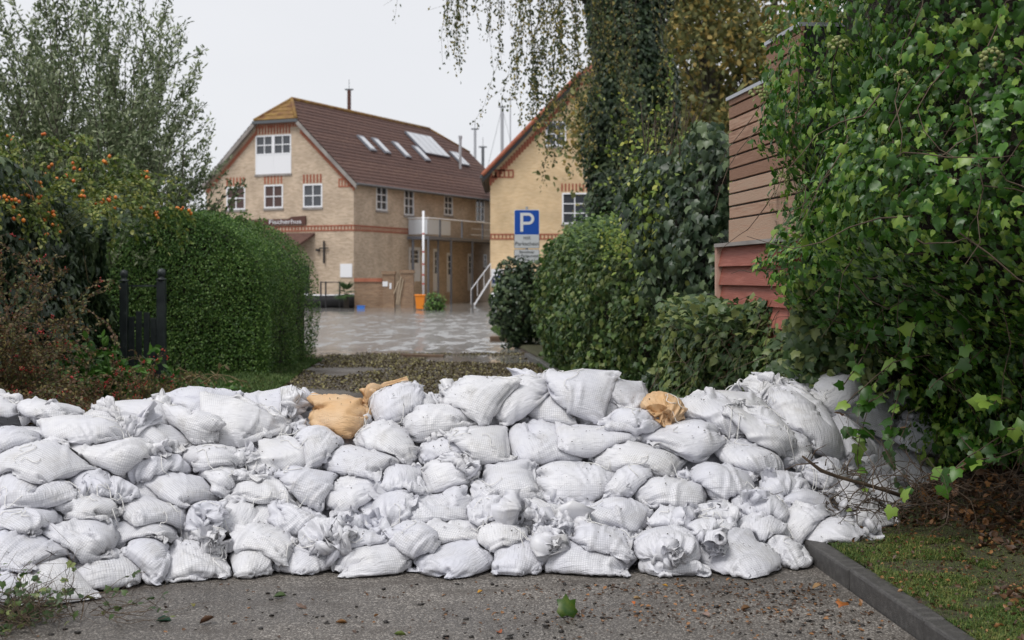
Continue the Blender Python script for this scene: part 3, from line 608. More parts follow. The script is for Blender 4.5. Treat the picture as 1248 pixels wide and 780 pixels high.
# the bags packed inside the heap: their lumpy outer surface
st=6; H=core_h[::st,::st]; X_=XX[::st,::st]; Y_=YY[::st,::st]; B_=base[::st,::st]
lump=.045*np.abs(np.sin(X_*6.5+2*np.sin(Y_*3)))*np.abs(np.sin(Y_*9+X_)); Hc=np.where(H>B_+.03,H-.07+lump*.5,B_-.05)
nx=H.shape[1]; j,i=np.meshgrid(np.arange(H.shape[0]-1),np.arange(nx-1),indexing='ij'); a=(j*nx+i).ravel(); Fc=np.stack([a,a+1,a+nx+1,a+nx],-1)
keep=(H>B_+.03).ravel()[Fc].any(1)
o=mesh_np('packed_sandbags',np.stack([X_,Y_,Hc],-1).reshape(-1,3),Fc[keep],M_bag,smooth=True,uv=np.stack([X_,Y_],-1).reshape(-1,2))
tag(o,'white sandbags packed inside the heap, seen only through the gaps','sandbags',kind='stuff')
print('bags',round(time.time()-T0,1),len(R_))
# ------------------------------------------------------------------ houses
def brick_mat(name,c1,c2,mort,sc=(1,1,1),objc=False):
    m=bpy.data.materials.new(name); m.use_nodes=True; nt=m.node_tree; L=nt.links; b=nt.nodes['Principled BSDF']; b.inputs['Roughness'].default_value=.9
    tc=N(nt,'ShaderNodeTexCoord'); br=N(nt,'ShaderNodeTexBrick'); 
    if objc:
        sp=N(nt,'ShaderNodeSeparateXYZ'); L.new(tc.outputs['Object'],sp.inputs[0]); ad=N(nt,'ShaderNodeMath',operation='ADD'); L.new(sp.outputs[0],ad.inputs[0]); L.new(sp.outputs[1],ad.inputs[1]); cb=N(nt,'ShaderNodeCombineXYZ'); L.new(ad.outputs[0],cb.inputs[0]); L.new(sp.outputs[2],cb.inputs[1]); L.new(cb.outputs[0],br.inputs['Vector'])
    else: L.new(tc.outputs['UV'],br.inputs['Vector'])
    br.inputs['Color1'].default_value=(*c1,1); br.inputs['Color2'].default_value=(*c2,1); br.inputs['Mortar'].default_value=(*mort,1); br.inputs['Scale'].default_value=1
    br.inputs['Mortar Size'].default_value=.012; br.inputs['Brick Width'].default_value=.25; br.inputs['Row Height'].default_value=.077; br.inputs['Bias'].default_value=-.1
    n=N(nt,'ShaderNodeTexNoise',i_Scale=.9,i_Detail=6); L.new(tc.outputs['Object'],n.inputs['Vector'])
    r=N(nt,'ShaderNodeValToRGB'); r.color_ramp.elements[0].position=.3; r.color_ramp.elements[0].color=(.80,.78,.76,1); r.color_ramp.elements[1].position=.7; r.color_ramp.elements[1].color=(1.08,1.06,1.04,1); L.new(n.outputs[0],r.inputs[0])
    mu=N(nt,'ShaderNodeMix',data_type='RGBA',blend_type='MULTIPLY'); mu.inputs[0].default_value=1; L.new(br.outputs[0],mu.inputs[6]); L.new(r.outputs[0],mu.inputs[7])
    L.new(mu.outputs[2],b.inputs['Base Color'])
    bp=N(nt,'ShaderNodeBump',i_Strength=.6,i_Distance=.01); L.new(br.outputs['Fac'],bp.inputs['Height']); bp.invert=True; L.new(bp.outputs[0],b.inputs['Normal'])
    return m
M_brA=brick_mat('tan_brick',(.44,.335,.235),(.66,.53,.40),(.60,.51,.42))
M_brB=brick_mat('yellow_brick',(.66,.48,.27),(.78,.60,.37),(.68,.53,.36))
M_brR=material('red_brick',(.30,.095,.055),(.40,.15,.09),scale=3,rough=.9,objrand=.5)
M_tile=material('clay_roof_tile',(.075,.036,.028),(.115,.058,.044),scale=4.5,rough=.8,detail=8,c3=(.15,.09,.06),objrand=.18)
M_tileL=material('lichened_roof_tile',(.15,.070,.03),(.26,.16,.045),scale=2.2,rough=.9,detail=8,c3=(.24,.09,.05))
M_white=flat('white_paint',(.80,.81,.84),.45); M_glass=flat('window_glass',(.05,.055,.065),.08,spec=.8); M_curt=flat('curtain_behind_glass',(.075,.04,.034),.3)
M_grayw=material('weathered_board',(.22,.20,.19),(.32,.30,.28),scale=2,rough=.8); M_zinc=flat('zinc_gutter',(.13,.14,.15),.45,.6); M_steel=flat('painted_steel',(.17,.18,.21),.45); M_dark=flat('dark_paint',(.02,.02,.022),.5)
M_ridge=M_tileL
def wall_uv(name,pts,holes,mat,parent,M,t=.3):
    """wall in local (u,z) plane, polygon outline pts with rectangular holes; front face at y=0"""
    import mathutils.geometry as mg
    us=sorted(set([p[0] for p in pts]+[h for r in holes for h in (r[0],r[2])])); zs=sorted(set([p[1] for p in pts]+[h for r in holes for h in (r[1],r[3])]))
    # clip cell polygons against the outline (convex)
    def clip(poly):
        out=poly; n=len(pts)
        for i in range(n):
            a=pts[i]; b=pts[(i+1)%n]; res=[]
            ins=lambda p:(b[0]-a[0])*(p[1]-a[1])-(b[1]-a[1])*(p[0]-a[0])>=-1e-9
            for k in range(len(out)):
                p=out[k]; q=out[(k+1)%len(out)]; ip,iq=ins(p),ins(q)
                if ip: res.append(p)
                if ip!=iq:
                    d1=(b[0]-a[0])*(p[1]-a[1])-(b[1]-a[1])*(p[0]-a[0]); d2=(b[0]-a[0])*(q[1]-a[1])-(b[1]-a[1])*(q[0]-a[0]); f=d1/(d1-d2); res.append((p[0]+(q[0]-p[0])*f,p[1]+(q[1]-p[1])*f))
            out=res
            if len(out)<3: return None
        return out
    V=[];Fs=[];UV=[]
    for i in range(len(us)-1):
        for k in range(len(zs)-1):
            cu,cz=(us[i]+us[i+1])/2,(zs[k]+zs[k+1])/2
            if any(r[0]<cu<r[2] and r[1]<cz<r[3] for r in holes): continue
            pl=clip([(us[i],zs[k]),(us[i+1],zs[k]),(us[i+1],zs[k+1]),(us[i],zs[k+1])])
            if not pl: continue
            n=len(V); V+=[(p[0],0,p[1]) for p in pl]; Fs.append(tuple(range(n,n+len(pl))))
    for r in holes:  # reveals
        c=[(r[0],r[1]),(r[2],r[1]),(r[2],r[3]),(r[0],r[3])]
        for k in range(4):
            a,b=c[k],c[(k+1)%4]; n=len(V); V+=[(a[0],0,a[1]),(a[0],.16,a[1]),(b[0],.16,b[1]),(b[0],0,b[1])]; Fs.append((n,n+1,n+2,n+3))
    me=bpy.data.meshes.new(name); me.from_pydata([tuple(M@Vector(v)) for v in V],[],Fs); me.materials.append(mat)
    l=me.uv_layers.new(name='UVMap'); 
    for lp in me.loops: v=V[lp.vertex_index]; l.data[lp.index].uv=(v[0]+v[1],v[2])
    me.update(); return link(bpy.data.objects.new(name,me),parent)
def window(parent,M,u0,z0,u1,z1,cols=2,rows=2,sill=True,curt=False,panel=0.,split=0,fr=.085):
    """frame + panes set in the opening; M maps (u,y,z) with y into the wall"""
    f=MB(); d0,d1=-.02,.08
    zb=z0+panel
    f.box((u0,d0,z0),(u0+fr,d1,z1),M); f.box((u1-fr,d0,z0),(u1,d1,z1),M); f.box((u0+fr,d0+.002,z1-fr),(u1-fr,d1,z1),M); f.box((u0+fr,d0+.002,zb),(u1-fr,d1,zb+fr),M)
    if panel: f.box((u0+fr,d0+.012,z0),(u1-fr,d1,zb),M); f.box(((u0+u1)/2-.012,d0+.006,z0),((u0+u1)/2+.012,d0+.011,zb),M)
    if split: f.box(((u0+u1)/2-.10,d0-.01,zb+fr),((u0+u1)/2+.10,d1,z1-fr),M)
    halves=[(u0+fr,u1-fr)] if not split else [(u0+fr,(u0+u1)/2-.1),((u0+u1)/2+.1,u1-fr)]
    for a,b in halves:
        for c in range(1,cols): x=a+(b-a)*c/cols; f.box((x-.028,d0+.02,zb+fr),(x+.028,d1-.01,z1-fr),M)
        for c in range(1,rows): z=zb+fr+(z1-zb-2*fr)*c/rows; f.box((a,d0+.024,z-.028),(b,d1-.012,z+.028),M)
    o=f.build('window',M_white,parent)
    g=MB(); 
    for a,b in halves: g.box((a,d1-.03,zb+fr),(b,d1-.02,z1-fr),M)
    g.build('pane',M_curt if curt else M_glass,o)
    if sill: s=MB(); s.box((u0-.04,-.06,z0-.12),(u1+.04,.05,z0-.001),M); s.build('sill',M_grayw if sill!=2 else M_white,o)
    return o
def soldier(parent,M,u0,u1,z0,h=.34,pitch=.205):
    b=MB(); n=int((u1-u0)/pitch); 
    for k in range(n): x=u0+(u1-u0)*(k+.12)/n; b.box((x,-.018,z0),(x+(u1-u0)/n*.5,.02,z0+h),M)
    b.build('brick_lintel',M_brR,parent)['kind']='stuff'
def band(parent,M,u0,u1,z,skip=None):
    b=MB(); b.box((u0,-.025,z),(u1,.02,z+.075),M); b.box((u0,-.025,z+.27),(u1,.02,z+.345),M); b.build('brick_band',M_brR,parent)
    b=MB(); n=int((u1-u0)/.22)
    for k in range(n): x=u0+(u1-u0)*k/n; b.box((x,-.022,z+.08),(x+.085,.02,z+.265),M)
    b.build('dentil_course',M_brR,parent)['kind']='stuff'
def tiled_roof(parent,quad,rows,mat,name='roof',ridge=True,thick=.12,course=True):
    """quad: eave-left, eave-right, top-right, top-left; lapped courses of tiles, each a stepped strip"""
    A,B,C_,D=[Vector(p) for p in quad]; nrm=(B-A).cross(D-A).normalized()
    f=MB(); f.add([A-nrm*thick,B-nrm*thick,C_-nrm*thick,D-nrm*thick,A-nrm*.03,B-nrm*.03,C_-nrm*.03,D-nrm*.03],[(3,2,1,0),(4,5,6,7),(0,1,5,4),(1,2,6,5),(2,3,7,6),(3,0,4,7)]); ro=f.build(name,M_grayw,parent)
    first=None
    for k in range(rows):
        t0,t1=k/rows,(k+1.25)/rows; t1=min(t1,1.)
        a=A.lerp(D,t0);b=B.lerp(C_,t0);c=B.lerp(C_,t1);d=A.lerp(D,t1)
        m=MB(); m.add([a+nrm*.035,b+nrm*.035,c+nrm*.0,d+nrm*.0,a-nrm*.02,b-nrm*.02],[(0,1,2,3),(4,5,1,0)]); m.build('tile_course',mat,ro)
    return ro
def house_one():
    # local frame: u along the gable front (to the right), y into the house, origin at the right corner of the gable
    th=math.radians(24.2); P0=Vector((-8.97,74.4,0)); ex=Vector((math.cos(th),-math.sin(th),0)); ey=Vector((math.sin(th),math.cos(th),0))
    r=empty('brick_house',P0,-th); tag(r,'tan brick house with half-hipped brown roof and skylights, beyond the flood water','house')
    W=10.2; Lh=22; I=Matrix.Identity(4); EZ=7.15; mid=-W/2; HZ=10.62; RZ=12.0; rise=(RZ-EZ)
    # gable front, u from -W to 0
    sl=(RZ-EZ)/(W/2); uh=(HZ-EZ)/sl
    def u_of(px): # front wall parameter from a photo column
        t=(px-624)/F; return (t*P0.y-P0.x)/(ex.x-t*ex.y)
    def z_of(py,u): Y=P0.y+ex.y*u; return CH+(HY-py)/F*Y
    wins=[]
    for a,b,ya,yb,cu in ((276,299,228,256,1),(322,345,225.5,254,1),(369.5,393,224.5,253,0)):
        u0,u1=u_of(a),u_of(b); wins.append((u0,z_of(yb,u0),u1,z_of(ya,u0),cu))
    dw=(u_of(311.5),z_of(212,u_of(333)),u_of(355),z_of(164.5,u_of(333)))
    door=(u_of(363),-.2,u_of(377),2.3)
    holes=[w_[:4] for w_ in wins]+[dw,door]
    wall_uv('wall',[(-W,-.5),(0,-.5),(0,EZ),(-uh,HZ),(-W+uh,HZ),(-W,EZ)],holes,M_brA,r,I)
    for w_ in wins: window(r,I,*w_[:4],curt=bool(w_[4])); soldier(r,I,w_[0]-.03,w_[2]+.03,w_[3]+.05,.50)
    window(r,I,*dw,panel=1.12,split=1,sill=True); soldier(r,I,dw[0],dw[2],dw[3]+.05,.52)
    d=MB(); d.box((door[0],.1,-.2),(door[2],.14,2.3)); d.build('door',M_dark,r)
    zb=z_of(281.5,-1.); band(r,I,-W,.03,zb)
    # side wall along +y, on the u=0 face
    S=Matrix(((0,-1,0,0),(1,0,0,0),(0,0,1,0),(0,0,0,1)))  # (u,y,z)->(x=-y, y=u)
    def s_of(px): t=(px-624)/F; return (t*P0.y-P0.x)/(ey.x-t*ey.y)
    def sz(py,s): return CH+(HY-py)/F*(P0.y+ey.y*s)
    H=[]
    wl=[(460,470.5,226,256),(494,503,229.5,262),(542.5,550.5,238,262),(581,589,242,270)]
    ww=[]
    for a,b,ya,yb in wl: s0,s1=s_of(a)-.15,s_of(b)+.15; ww.append((s0,sz(yb,s0),s1,sz(ya,s0)))
    dd=[]
    for a,b,ya,yb in ((498.5,512,301,343),(528,534.5,303,355),(544.5,551,308,356),(570,576,309,354)): s0,s1=s_of(a),s_of(b); dd.append((s0,sz(yb,s0),s1,sz(ya,s0)))
    ww2=[(s_of(589),sz(326,s_of(589)),s_of(593),sz(310,s_of(589)))]
    wall_uv('wall',[(0,-.5),(Lh,-.5),(Lh,EZ),(0,EZ)],ww+dd+ww2,M_brA,r,S)
    for w_ in ww+ww2: window(r,S,*w_,cols=2,rows=3)
    for w_ in dd: 
        o=window(r,S,*w_,cols=1,rows=3,panel=.95,sill=False,fr=.19); o.name='door'
    band(r,S,.001,s_of(499),zb)
    for w_ in ww2: pass
    # other walls
    B_=Matrix.Translation((-W,Lh,0))@Matrix.Rotation(math.pi,4,'Z'); 
    wall_uv('wall',[(0,-.5),(W,-.5),(W,EZ),(W-uh,HZ),(uh,HZ),(0,EZ)][:6],[],M_brA,r,Matrix.Translation((0,Lh,0))@Matrix.Rotation(math.pi,4,'Z'))
    wall_uv('wall',[(0,-.5),(Lh,-.5),(Lh,EZ),(0,EZ)],[],M_brA,r,Matrix.Translation((-W,Lh,0))@Matrix(((0,1,0,0),(-1,0,0,0),(0,0,1,0),(0,0,0,1))))
    # roof
    ov=.35; eo=.38; ez=EZ-eo*sl+.12; e2=-W-eo; f0=-ov; f1=Lh+ov; hipd=1.75
    HZt=HZ+.14; RZt=RZ+.16; um=mid; uhR=-uh+ .0
    sR=[(eo,f0,ez),(eo,f1,ez),(-uh+.03,f1,HZt),(-uh+.03,f0,HZt)]
    tiled_roof(r,[(eo,f0,ez),(eo,f1,ez),(-uh,f1,HZt),(-uh,f0,HZt)],17,M_tile)
    tiled_roof(r,[(-uh,f0,HZt),(-uh,f1,HZt),(um,f1-hipd-1.8,RZt),(um,f0+hipd,RZt)],6,M_tile)
    tiled_roof(r,[(e2,f1,ez),(e2,f0,ez),(-W+uh,f0,HZt),(-W+uh,f1,HZt)],17,M_tile)
    tiled_roof(r,[(-W+uh,f1,HZt),(-W+uh,f0,HZt),(um,f0+hipd,RZt),(um,f1-hipd-1.8,RZt)],6,M_tile)
    tiled_roof(r,[(-W+uh,f0,HZt),(-uh,f0,HZt),(um+.02,f0+hipd,RZt),(um-.02,f0+hipd,RZt)],5,M_tileL,name='half_hip')
    tiled_roof(r,[(-uh,f1,HZt),(-W+uh,f1,HZt),(um-.02,f1-hipd-1.8,RZt),(um+.02,f1-hipd-1.8,RZt)],5,M_tileL,name='half_hip')
    rt=MB(); rt.tube([(um,f0+hipd,RZt+.0),(um,f1-hipd-1.8,RZt+.0)],.14,8); 
    for q in (-uh,-W+uh): rt.tube([(q,f0,HZt),(um,f0+hipd,RZt)],.11,8); rt.tube([(q,f1,HZt),(um,f1-hipd-1.8,RZt)],.11,8)
    rt.build('ridge_tiles',M_tileL,r,smooth=True)
    # barge boards, brick verge, gutters
    bb=MB()
    for s_ in (0,1):
        xa,xb=(eo,-uh) if s_==0 else (e2,-W+uh)
        for dz,y0,y1 in ((0,f0-.03,f0+.02),):
            bb.add([(xa,y0,ez-.32),(xb,y0,HZt-.32),(xb,y0,HZt-.04),(xa,y0,ez-.04),(xa,y1,ez-.32),(xb,y1,HZt-.32),(xb,y1,HZt-.04),(xa,y1,ez-.04)],[(0,1,2,3),(7,6,5,4),(0,4,5,1),(3,2,6,7),(0,3,7,4),(1,5,6,2)])
    bb.build('barge_board',M_grayw,r)['kind']='stuff'
    gu=MB(); gu.tube([(eo+.07,f0,ez-.05),(eo+.07,f1,ez-.05)],.075,8); gu.box((-W+uh-.1,f0-.06,HZt-.2),(-uh+.1,f0+.03,HZt-.03)); gu.build('gutter',M_zinc,r)
    bv=MB()
    for k in range(30):
        t=k/30; 
        for (xa,xb) in ((0,-uh),(-W,-W+uh)):
            x=xa+(xb-xa)*t; z=EZ+(HZ-EZ)*t; bv.box((x-.06,-.03,z-.62),(x+.06,.0-.003,z-.34))
    for k in range(int((W-2*uh)/.16)): x=-W+uh+.05+k*.16; bv.box((x,-.03,HZ-.30),(x+.09,-.003,HZ-.02))
    bv.build('brick_verge',M_brR,r)['kind']='stuff'
    cb=MB(); cb.box((-1.0,-.03,EZ-.02),(-.12,-.004,EZ+.08)); cb.box((-1.0,-.03,EZ-.42),(-.02,-.004,EZ-.34)); 
    for k in range(5): cb.box((-1.0+k*.2,-.03,EZ-.34),(-.92+k*.2,-.004,EZ-.02))
    cb.build('corner_corbel',M_brR,r)['kind']='stuff'
    # skylights on the right slope: place by slope coordinates
    nr=Vector((sl,0,1)).normalized()
    def slope(s,t):  # s along eave, t 0..1 eave->ridge
        return Vector((eo+(um-eo)*t,s,ez+(RZt-ez)*t))
    def on_roof(px,py):
        # intersect the ray with the roof plane, in local coordinates
        o=Vector((0,0,CH))-P0; d=Vector(((px-624)/F,1,(HY-py)/F)); Rt=Matrix.Rotation(th,3,'Z'); o=Rt@o; d=Rt@d
        p0=Vector((eo,0,ez)); n_=Vector((RZt-ez,0,eo-um)); k=(p0-o).dot(n_)/d.dot(n_); p=o+d*k; return p.y,(p.x-eo)/(um-eo)
    for (ax,ay,bx,by) in ((433,166,459,186),(451,169,476,189),(475.5,173.5,501,194),(500,178.5,525,198)):
        s0,t0=on_roof(ax,ay); s1,t1=on_roof(bx,by); s=(s0+s1)/2; 
        a,b,c,d=slope(s-.36,t1),slope(s+.36,t1),slope(s+.36,t0),slope(s-.36,t0)
        m=MB(); q=[a+nr*.03,b+nr*.03,c+nr*.03,d+nr*.03,a+nr*.14,b+nr*.14,c+nr*.14,d+nr*.14]; m.add(q,[(3,2,1,0),(4,5,6,7),(0,1,5,4),(1,2,6,5),(2,3,7,6),(3,0,4,7)]); o=m.build('skylight',M_steel,r)
        g=MB(); i0=lambda p,q_,f:p.lerp(q_,f); A=slope(s-.29,t1+.02)+nr*.150;B=slope(s+.29,t1+.02)+nr*.150;C_=slope(s+.29,t0-.02)+nr*.150;D=slope(s-.29,t0-.02)+nr*.150; g.add([A,B,C_,D],[(0,1,2,3)]); g.build('pane',M_sky,o)
    # solar collector
    pts_=[(505,193.8-.5),(0,0)]
    s0,t0=on_roof(492,162); s1,t1=on_roof(523,189.5); s2,t2=on_roof(553,195); s3,t3=on_roof(521,166.5)
    for (sa,sb,ta,tb,nm) in ((s0,s3,t0,t1,'solar_collector'),(on_roof(546,186)[0],on_roof(556,188)[0],on_roof(546,186)[1],on_roof(566,203)[1],'solar_collector')):
        n_=4 if sb-sa>2 else 2
        fr=MB(); a,b,c,d=slope(sa,tb),slope(sb,tb),slope(sb,ta),slope(sa,ta); q=[p+nr*.05 for p in (a,b,c,d)]+[p+nr*.17 for p in (a,b,c,d)]; fr.add(q,[(3,2,1,0),(4,5,6,7),(0,1,5,4),(1,2,6,5),(2,3,7,6),(3,0,4,7)]); o=fr.build(nm,M_steel,r)
        for k in range(n_):
            A=slope(sa+(sb-sa)*(k+.04)/n_,tb+.008)+nr*.18;B=slope(sa+(sb-sa)*(k+.96)/n_,tb+.008)+nr*.18;C_=slope(sa+(sb-sa)*(k+.96)/n_,ta-.008)+nr*.18;D=slope(sa+(sb-sa)*(k+.04)/n_,ta-.008)+nr*.18
            g=MB(); g.add([A,B,C_,D],[(0,1,2,3)]); g.build('collector_panel',M_sky,o)
    s_,t_=on_roof(561,206); v=slope(s_,t_); m=MB(); m.tube([v,v+Vector((0,0,2.1))],.10,8); m.tube([v+Vector((0,0,2.1)),v+Vector((0,0,2.3))],.14,8); m.build('vent_pipe',M_zincl,r)
    # balcony along the side wall
    sa=s_of(496)+.0; sb=18.5; dz=sz(288,sa); 
    dk=MB(); dk.box((0.02,sa,dz-.18),(1.5,sb,dz)); ba=dk.build('balcony',M_steel,r)
    for k in range(9):
        y=sa+(sb-sa)*k/8
        pb=MB(); pb.box((1.42,y-.05,-.4 if k%2==0 else dz),(1.52,y+.05,dz+.0 if k%2==0 else dz+1.05)); pb.build('balcony_post',M_steel,ba)
    rl=MB(); rl.tube([(.05,sa,dz+1.1),(1.47,sa,dz+1.1),(1.47,sb,dz+1.1)],.04,6); rl.tube([(1.47,sa+6,dz+.25),(1.47,sb,dz+.25)],.02,6); rl.tube([(1.47,sa+6,dz+.65),(1.47,sb,dz+.65)],.015,6); rl.build('rail',M_white,ba)
    for k,(ya,yb) in enumerate(((sa+.05,sa+1.5),(sa+1.55,sa+3.))):
        p=MB(); p.box((1.44,ya,dz+.12),(1.455,yb,dz+1.02)); p.build('balcony_panel',M_panel,ba)
    p=MB(); p.box((.1,sa+.02,dz+.12),(1.4,sa+.035,dz+1.02)); p.build('balcony_panel',M_panel,ba)
    p=MB(); p.tube([(1.0,sa+2.2,-.3),(1.0,sa+2.2,dz-.18)],.06,8); p.tube([(.3,sa+.2,-.3),(.3,sa+.2,dz-.18)],.09,8);p.build('drain_pipe',M_steel,r)
    # sign on the front, canopy, lamp bracket, notice
    u0,u1=u_of(291),u_of(373.5); zs=z_of(273.5,-3); 
    sb_=MB(); sb_.prism([(u0,zs),(u1,zs),(u1,zs+.50),(u_of(357),zs+.46),(u_of(352),zs+.34),(u0,zs+.34)],Matrix.Translation((0,-.12,0)),.10); so=sb_.build('name_board',M_brown,r)
    text_mesh('Fischerhus',.36,(u_of(329),-.135,zs+.06),so,M_white,rot=(math.radians(90),0,0),width=u_of(368)-u_of(329))
    ca=MB(); z0=z_of(303,-3); z1=z_of(288,-3); uc=u_of(353); ud=u_of(384); 
    ca.add([(uc-3,-1.6,z0),(ud-.4,-1.6,z0),(ud,-.02,z1+.2),(uc-3,-.02,z1+.2),(uc-3,-1.6,z0-.12),(ud-.4,-1.6,z0-.12),(ud,-.02,z1+.05),(uc-3,-.02,z1+.05)],[(0,1,2,3),(7,6,5,4),(0,4,5,1),(1,5,6,2),(2,6,7,3),(3,7,4,0)]); ca.build('canopy',M_tile,r)
    lb=MB(); u=u_of(396); z=z_of(305,u); lb.box((u-.04,-.15,z-.75),(u+.04,-.07,z+.55)); lb.box((u-.28,-.16,z+.1),(u+.28,-.08,z+.16)); lb.box((u-.5,-.2,z-.05),(u-.3,-.02,z+.08)); lb.build('wall_bracket',M_dark,r)
    nb=MB(); nb.box((u_of(415),-.05,z_of(338,-.9)),(u_of(429.5),-.004,z_of(321.5,-.9))); nb.build('notice_board',M_white,r)
    return r,s_of,u_of,ex,ey,P0
M_sky=flat('sky_reflection_glass',(.55,.58,.62),.12,spec=1.0); M_zincl=flat('steel_pipe',(.42,.43,.45),.4,.5); M_panel=flat('milky_panel',(.60,.63,.67),.3); M_brown=flat('brown_board',(.09,.035,.025),.6)  # pale glass colour has the sky's reflection painted in
def text_mesh(txt,size,loc,parent,mat,rot=(0,0,0),width=None,name='lettering',align='LEFT',bold=0.):
    c=bpy.data.curves.new('lettering','FONT'); c.body=txt; c.size=size; c.extrude=.003; c.offset=bold; c.align_x=align; t=bpy.data.objects.new('lettering_source',c); COL.objects.link(t)
    bpy.context.view_layer.update(); dg=bpy.context.evaluated_depsgraph_get(); me=bpy.data.meshes.new_from_object(t.evaluated_get(dg)); me.name=name
    wd=t.dimensions.x; COL.objects.unlink(t); bpy.data.objects.remove(t)
    me.materials.clear(); me.materials.append(mat); o=link(bpy.data.objects.new(name,me),parent); o.location=loc; o.rotation_euler=rot
    if width and wd: o.scale=(width/wd,1,1)
    return o
h1,s_of,u_of,ex1,ey1,P01=house_one()
def house_two():
    Y0=76.; X0=(597.5-624)/F*Y0; k=F/Y0
    r=empty('brick_house',(X0,Y0,0)); tag(r,'yellow brick gabled house with red verge tiles behind the parking sign','house')
    u=lambda px:(px-624)/F*Y0-X0; z=lambda py:CH+(HY-py)/k
    EZ=z(208); sl=1.045; W=13.; uh=5.2; HZ=EZ+uh*sl; RZ=EZ+W/2*sl; I=Matrix.Identity(4)
    w1=(u(665),z(178),u(690),z(148)); w1b=(u(706),z(178),u(731),z(148)); w2=(u(685),z(273),u(716),z(235)); w3=(u(752),z(273),u(783),z(235))
    wall_uv('wall',[(0,-.5),(W,-.5),(W,EZ),(W-uh,HZ),(uh,HZ),(0,EZ)],[w1,w1b,w2,w3],M_brB,r,I)
    wall_uv('wall',[(0,-.5),(14,-.5),(14,EZ),(0,EZ)],[],M_brB,r,Matrix(((0,1,0,0),(-1,0,0,14),(0,0,1,0),(0,0,0,1))))
    wall_uv('wall',[(0,-.5),(14,-.5),(14,EZ),(0,EZ)],[],M_brB,r,Matrix(((0,-1,0,W),(1,0,0,0),(0,0,1,0),(0,0,0,1))))
    for w_ in (w1,w1b,w2,w3): window(r,I,*w_,cols=2,rows=3 if w_ in (w2,w3) else 2); 
    for w_ in (w2,w3): soldier(r,I,w_[0]-.08,w_[2]+.1,w_[3]+.08,.46)
    band(r,I,0.001,W,z(292)); eo=.45; ez=EZ-eo*sl+.15
    tiled_roof(r,[(-eo,14.3,ez),(-eo,-.4,ez),(uh,-.4,HZ+.15),(uh,14.3,HZ+.15)],18,M_tileR)
    tiled_roof(r,[(W+eo,-.4,ez),(W+eo,14.3,ez),(W-uh,14.3,HZ+.15),(W-uh,-.4,HZ+.15)],18,M_tileR)
    tiled_roof(r,[(uh,14.3,HZ+.15),(uh,-.4,HZ+.15),(W/2,1.2,RZ+.15),(W/2,14,RZ+.15)],5,M_tileR); tiled_roof(r,[(W-uh,-.4,HZ+.15),(W-uh,14.3,HZ+.15),(W/2,14,RZ+.15),(W/2,1.2,RZ+.15)],5,M_tileR)
    tiled_roof(r,[(uh,-.4,HZ+.15),(W-uh,-.4,HZ+.15),(W/2+.02,1.2,RZ+.15),(W/2-.02,1.2,RZ+.15)],5,M_tileR,name='half_hip')
    bb=MB()
    for xa,xb in ((-eo,uh),(W+eo,W-uh)): bb.add([(xa,-.44,ez-.40),(xb,-.44,HZ-.25),(xb,-.44,HZ+.10),(xa,-.44,ez-.05),(xa,-.38,ez-.40),(xb,-.38,HZ-.25),(xb,-.38,HZ+.10),(xa,-.38,ez-.05)],[(0,1,2,3),(7,6,5,4),(0,4,5,1),(3,2,6,7),(0,3,7,4),(1,5,6,2)])
    bb.build('barge_board',M_dark,r)['kind']='stuff'
    vt=MB(); vt.tube([(-eo,-.42,ez+.05),(uh,-.42,HZ+.2)],.13,6); vt.tube([(W+eo,-.42,ez+.05),(W-uh,-.42,HZ+.2)],.13,6); vt.build('verge_tiles',M_redt,r)
    bv=MB()
    for q in range(34):
        t=q/34
        for xa,xb in ((0,uh),(W,W-uh)): x=xa+(xb-xa)*t; zz=EZ+(HZ-EZ)*t; bv.box((x-.05,-.03,zz-.85),(x+.09,-.003,zz-.42))
    bv.box((0,-.03,EZ-.02),(1.35,-.005,EZ+.07)); bv.box((0,-.03,EZ-.42),(1.35,-.005,EZ-.34)); bv.box((uh-.3,-.03,HZ-.5),(W-uh+.3,-.005,HZ-.35))
    for q in range(6): bv.box((.02+q*.25,-.03,EZ-.34),(.12+q*.25,-.005,EZ-.02))
    bv.build('brick_verge',M_brR,r)['kind']='stuff'
    g=MB(); g.tube([(-eo-.07,-.4,ez-.05),(-eo-.07,14,ez-.05)],.08,8); g.build('gutter',M_zinc,r)
    # white porch with a notice, stair up to it
    p=MB(); p.box((u(599),-1.2,z(349)),(u(613),-.01,z(328))); p.box((u(613.2),-1.0,z(331)),(u(630),-.01,z(328))); po=p.build('porch',M_white,r)
    q=MB(); q.box((u(600.5),-1.23,z(345.5)),(u(611.5),-1.205,z(336))); q.build('notice',M_nblue,po)
    q=MB(); q.box((u(602),-1.25,z(343)),(u(610),-1.235,z(338.5))); q.build('notice_field',M_white,po)
    q=MB(); q.box((u(602),-1.26,z(344.5)),(u(604),-1.255,z(341))); q.box((u(608.5),-1.26,z(344.5)),(u(610.5),-1.255,z(341))); q.build('notice_print',M_nblue,po)
    return r
M_tileR=material('red_clay_tile',(.16,.05,.03),(.24,.08,.045),scale=1.5,rough=.8,objrand=.4); M_redt=material('verge_tile',(.30,.09,.05),(.38,.13,.07),scale=3,rough=.8); M_nblue=flat('notice_blue',(.04,.06,.22),.5)
h2=house_two()
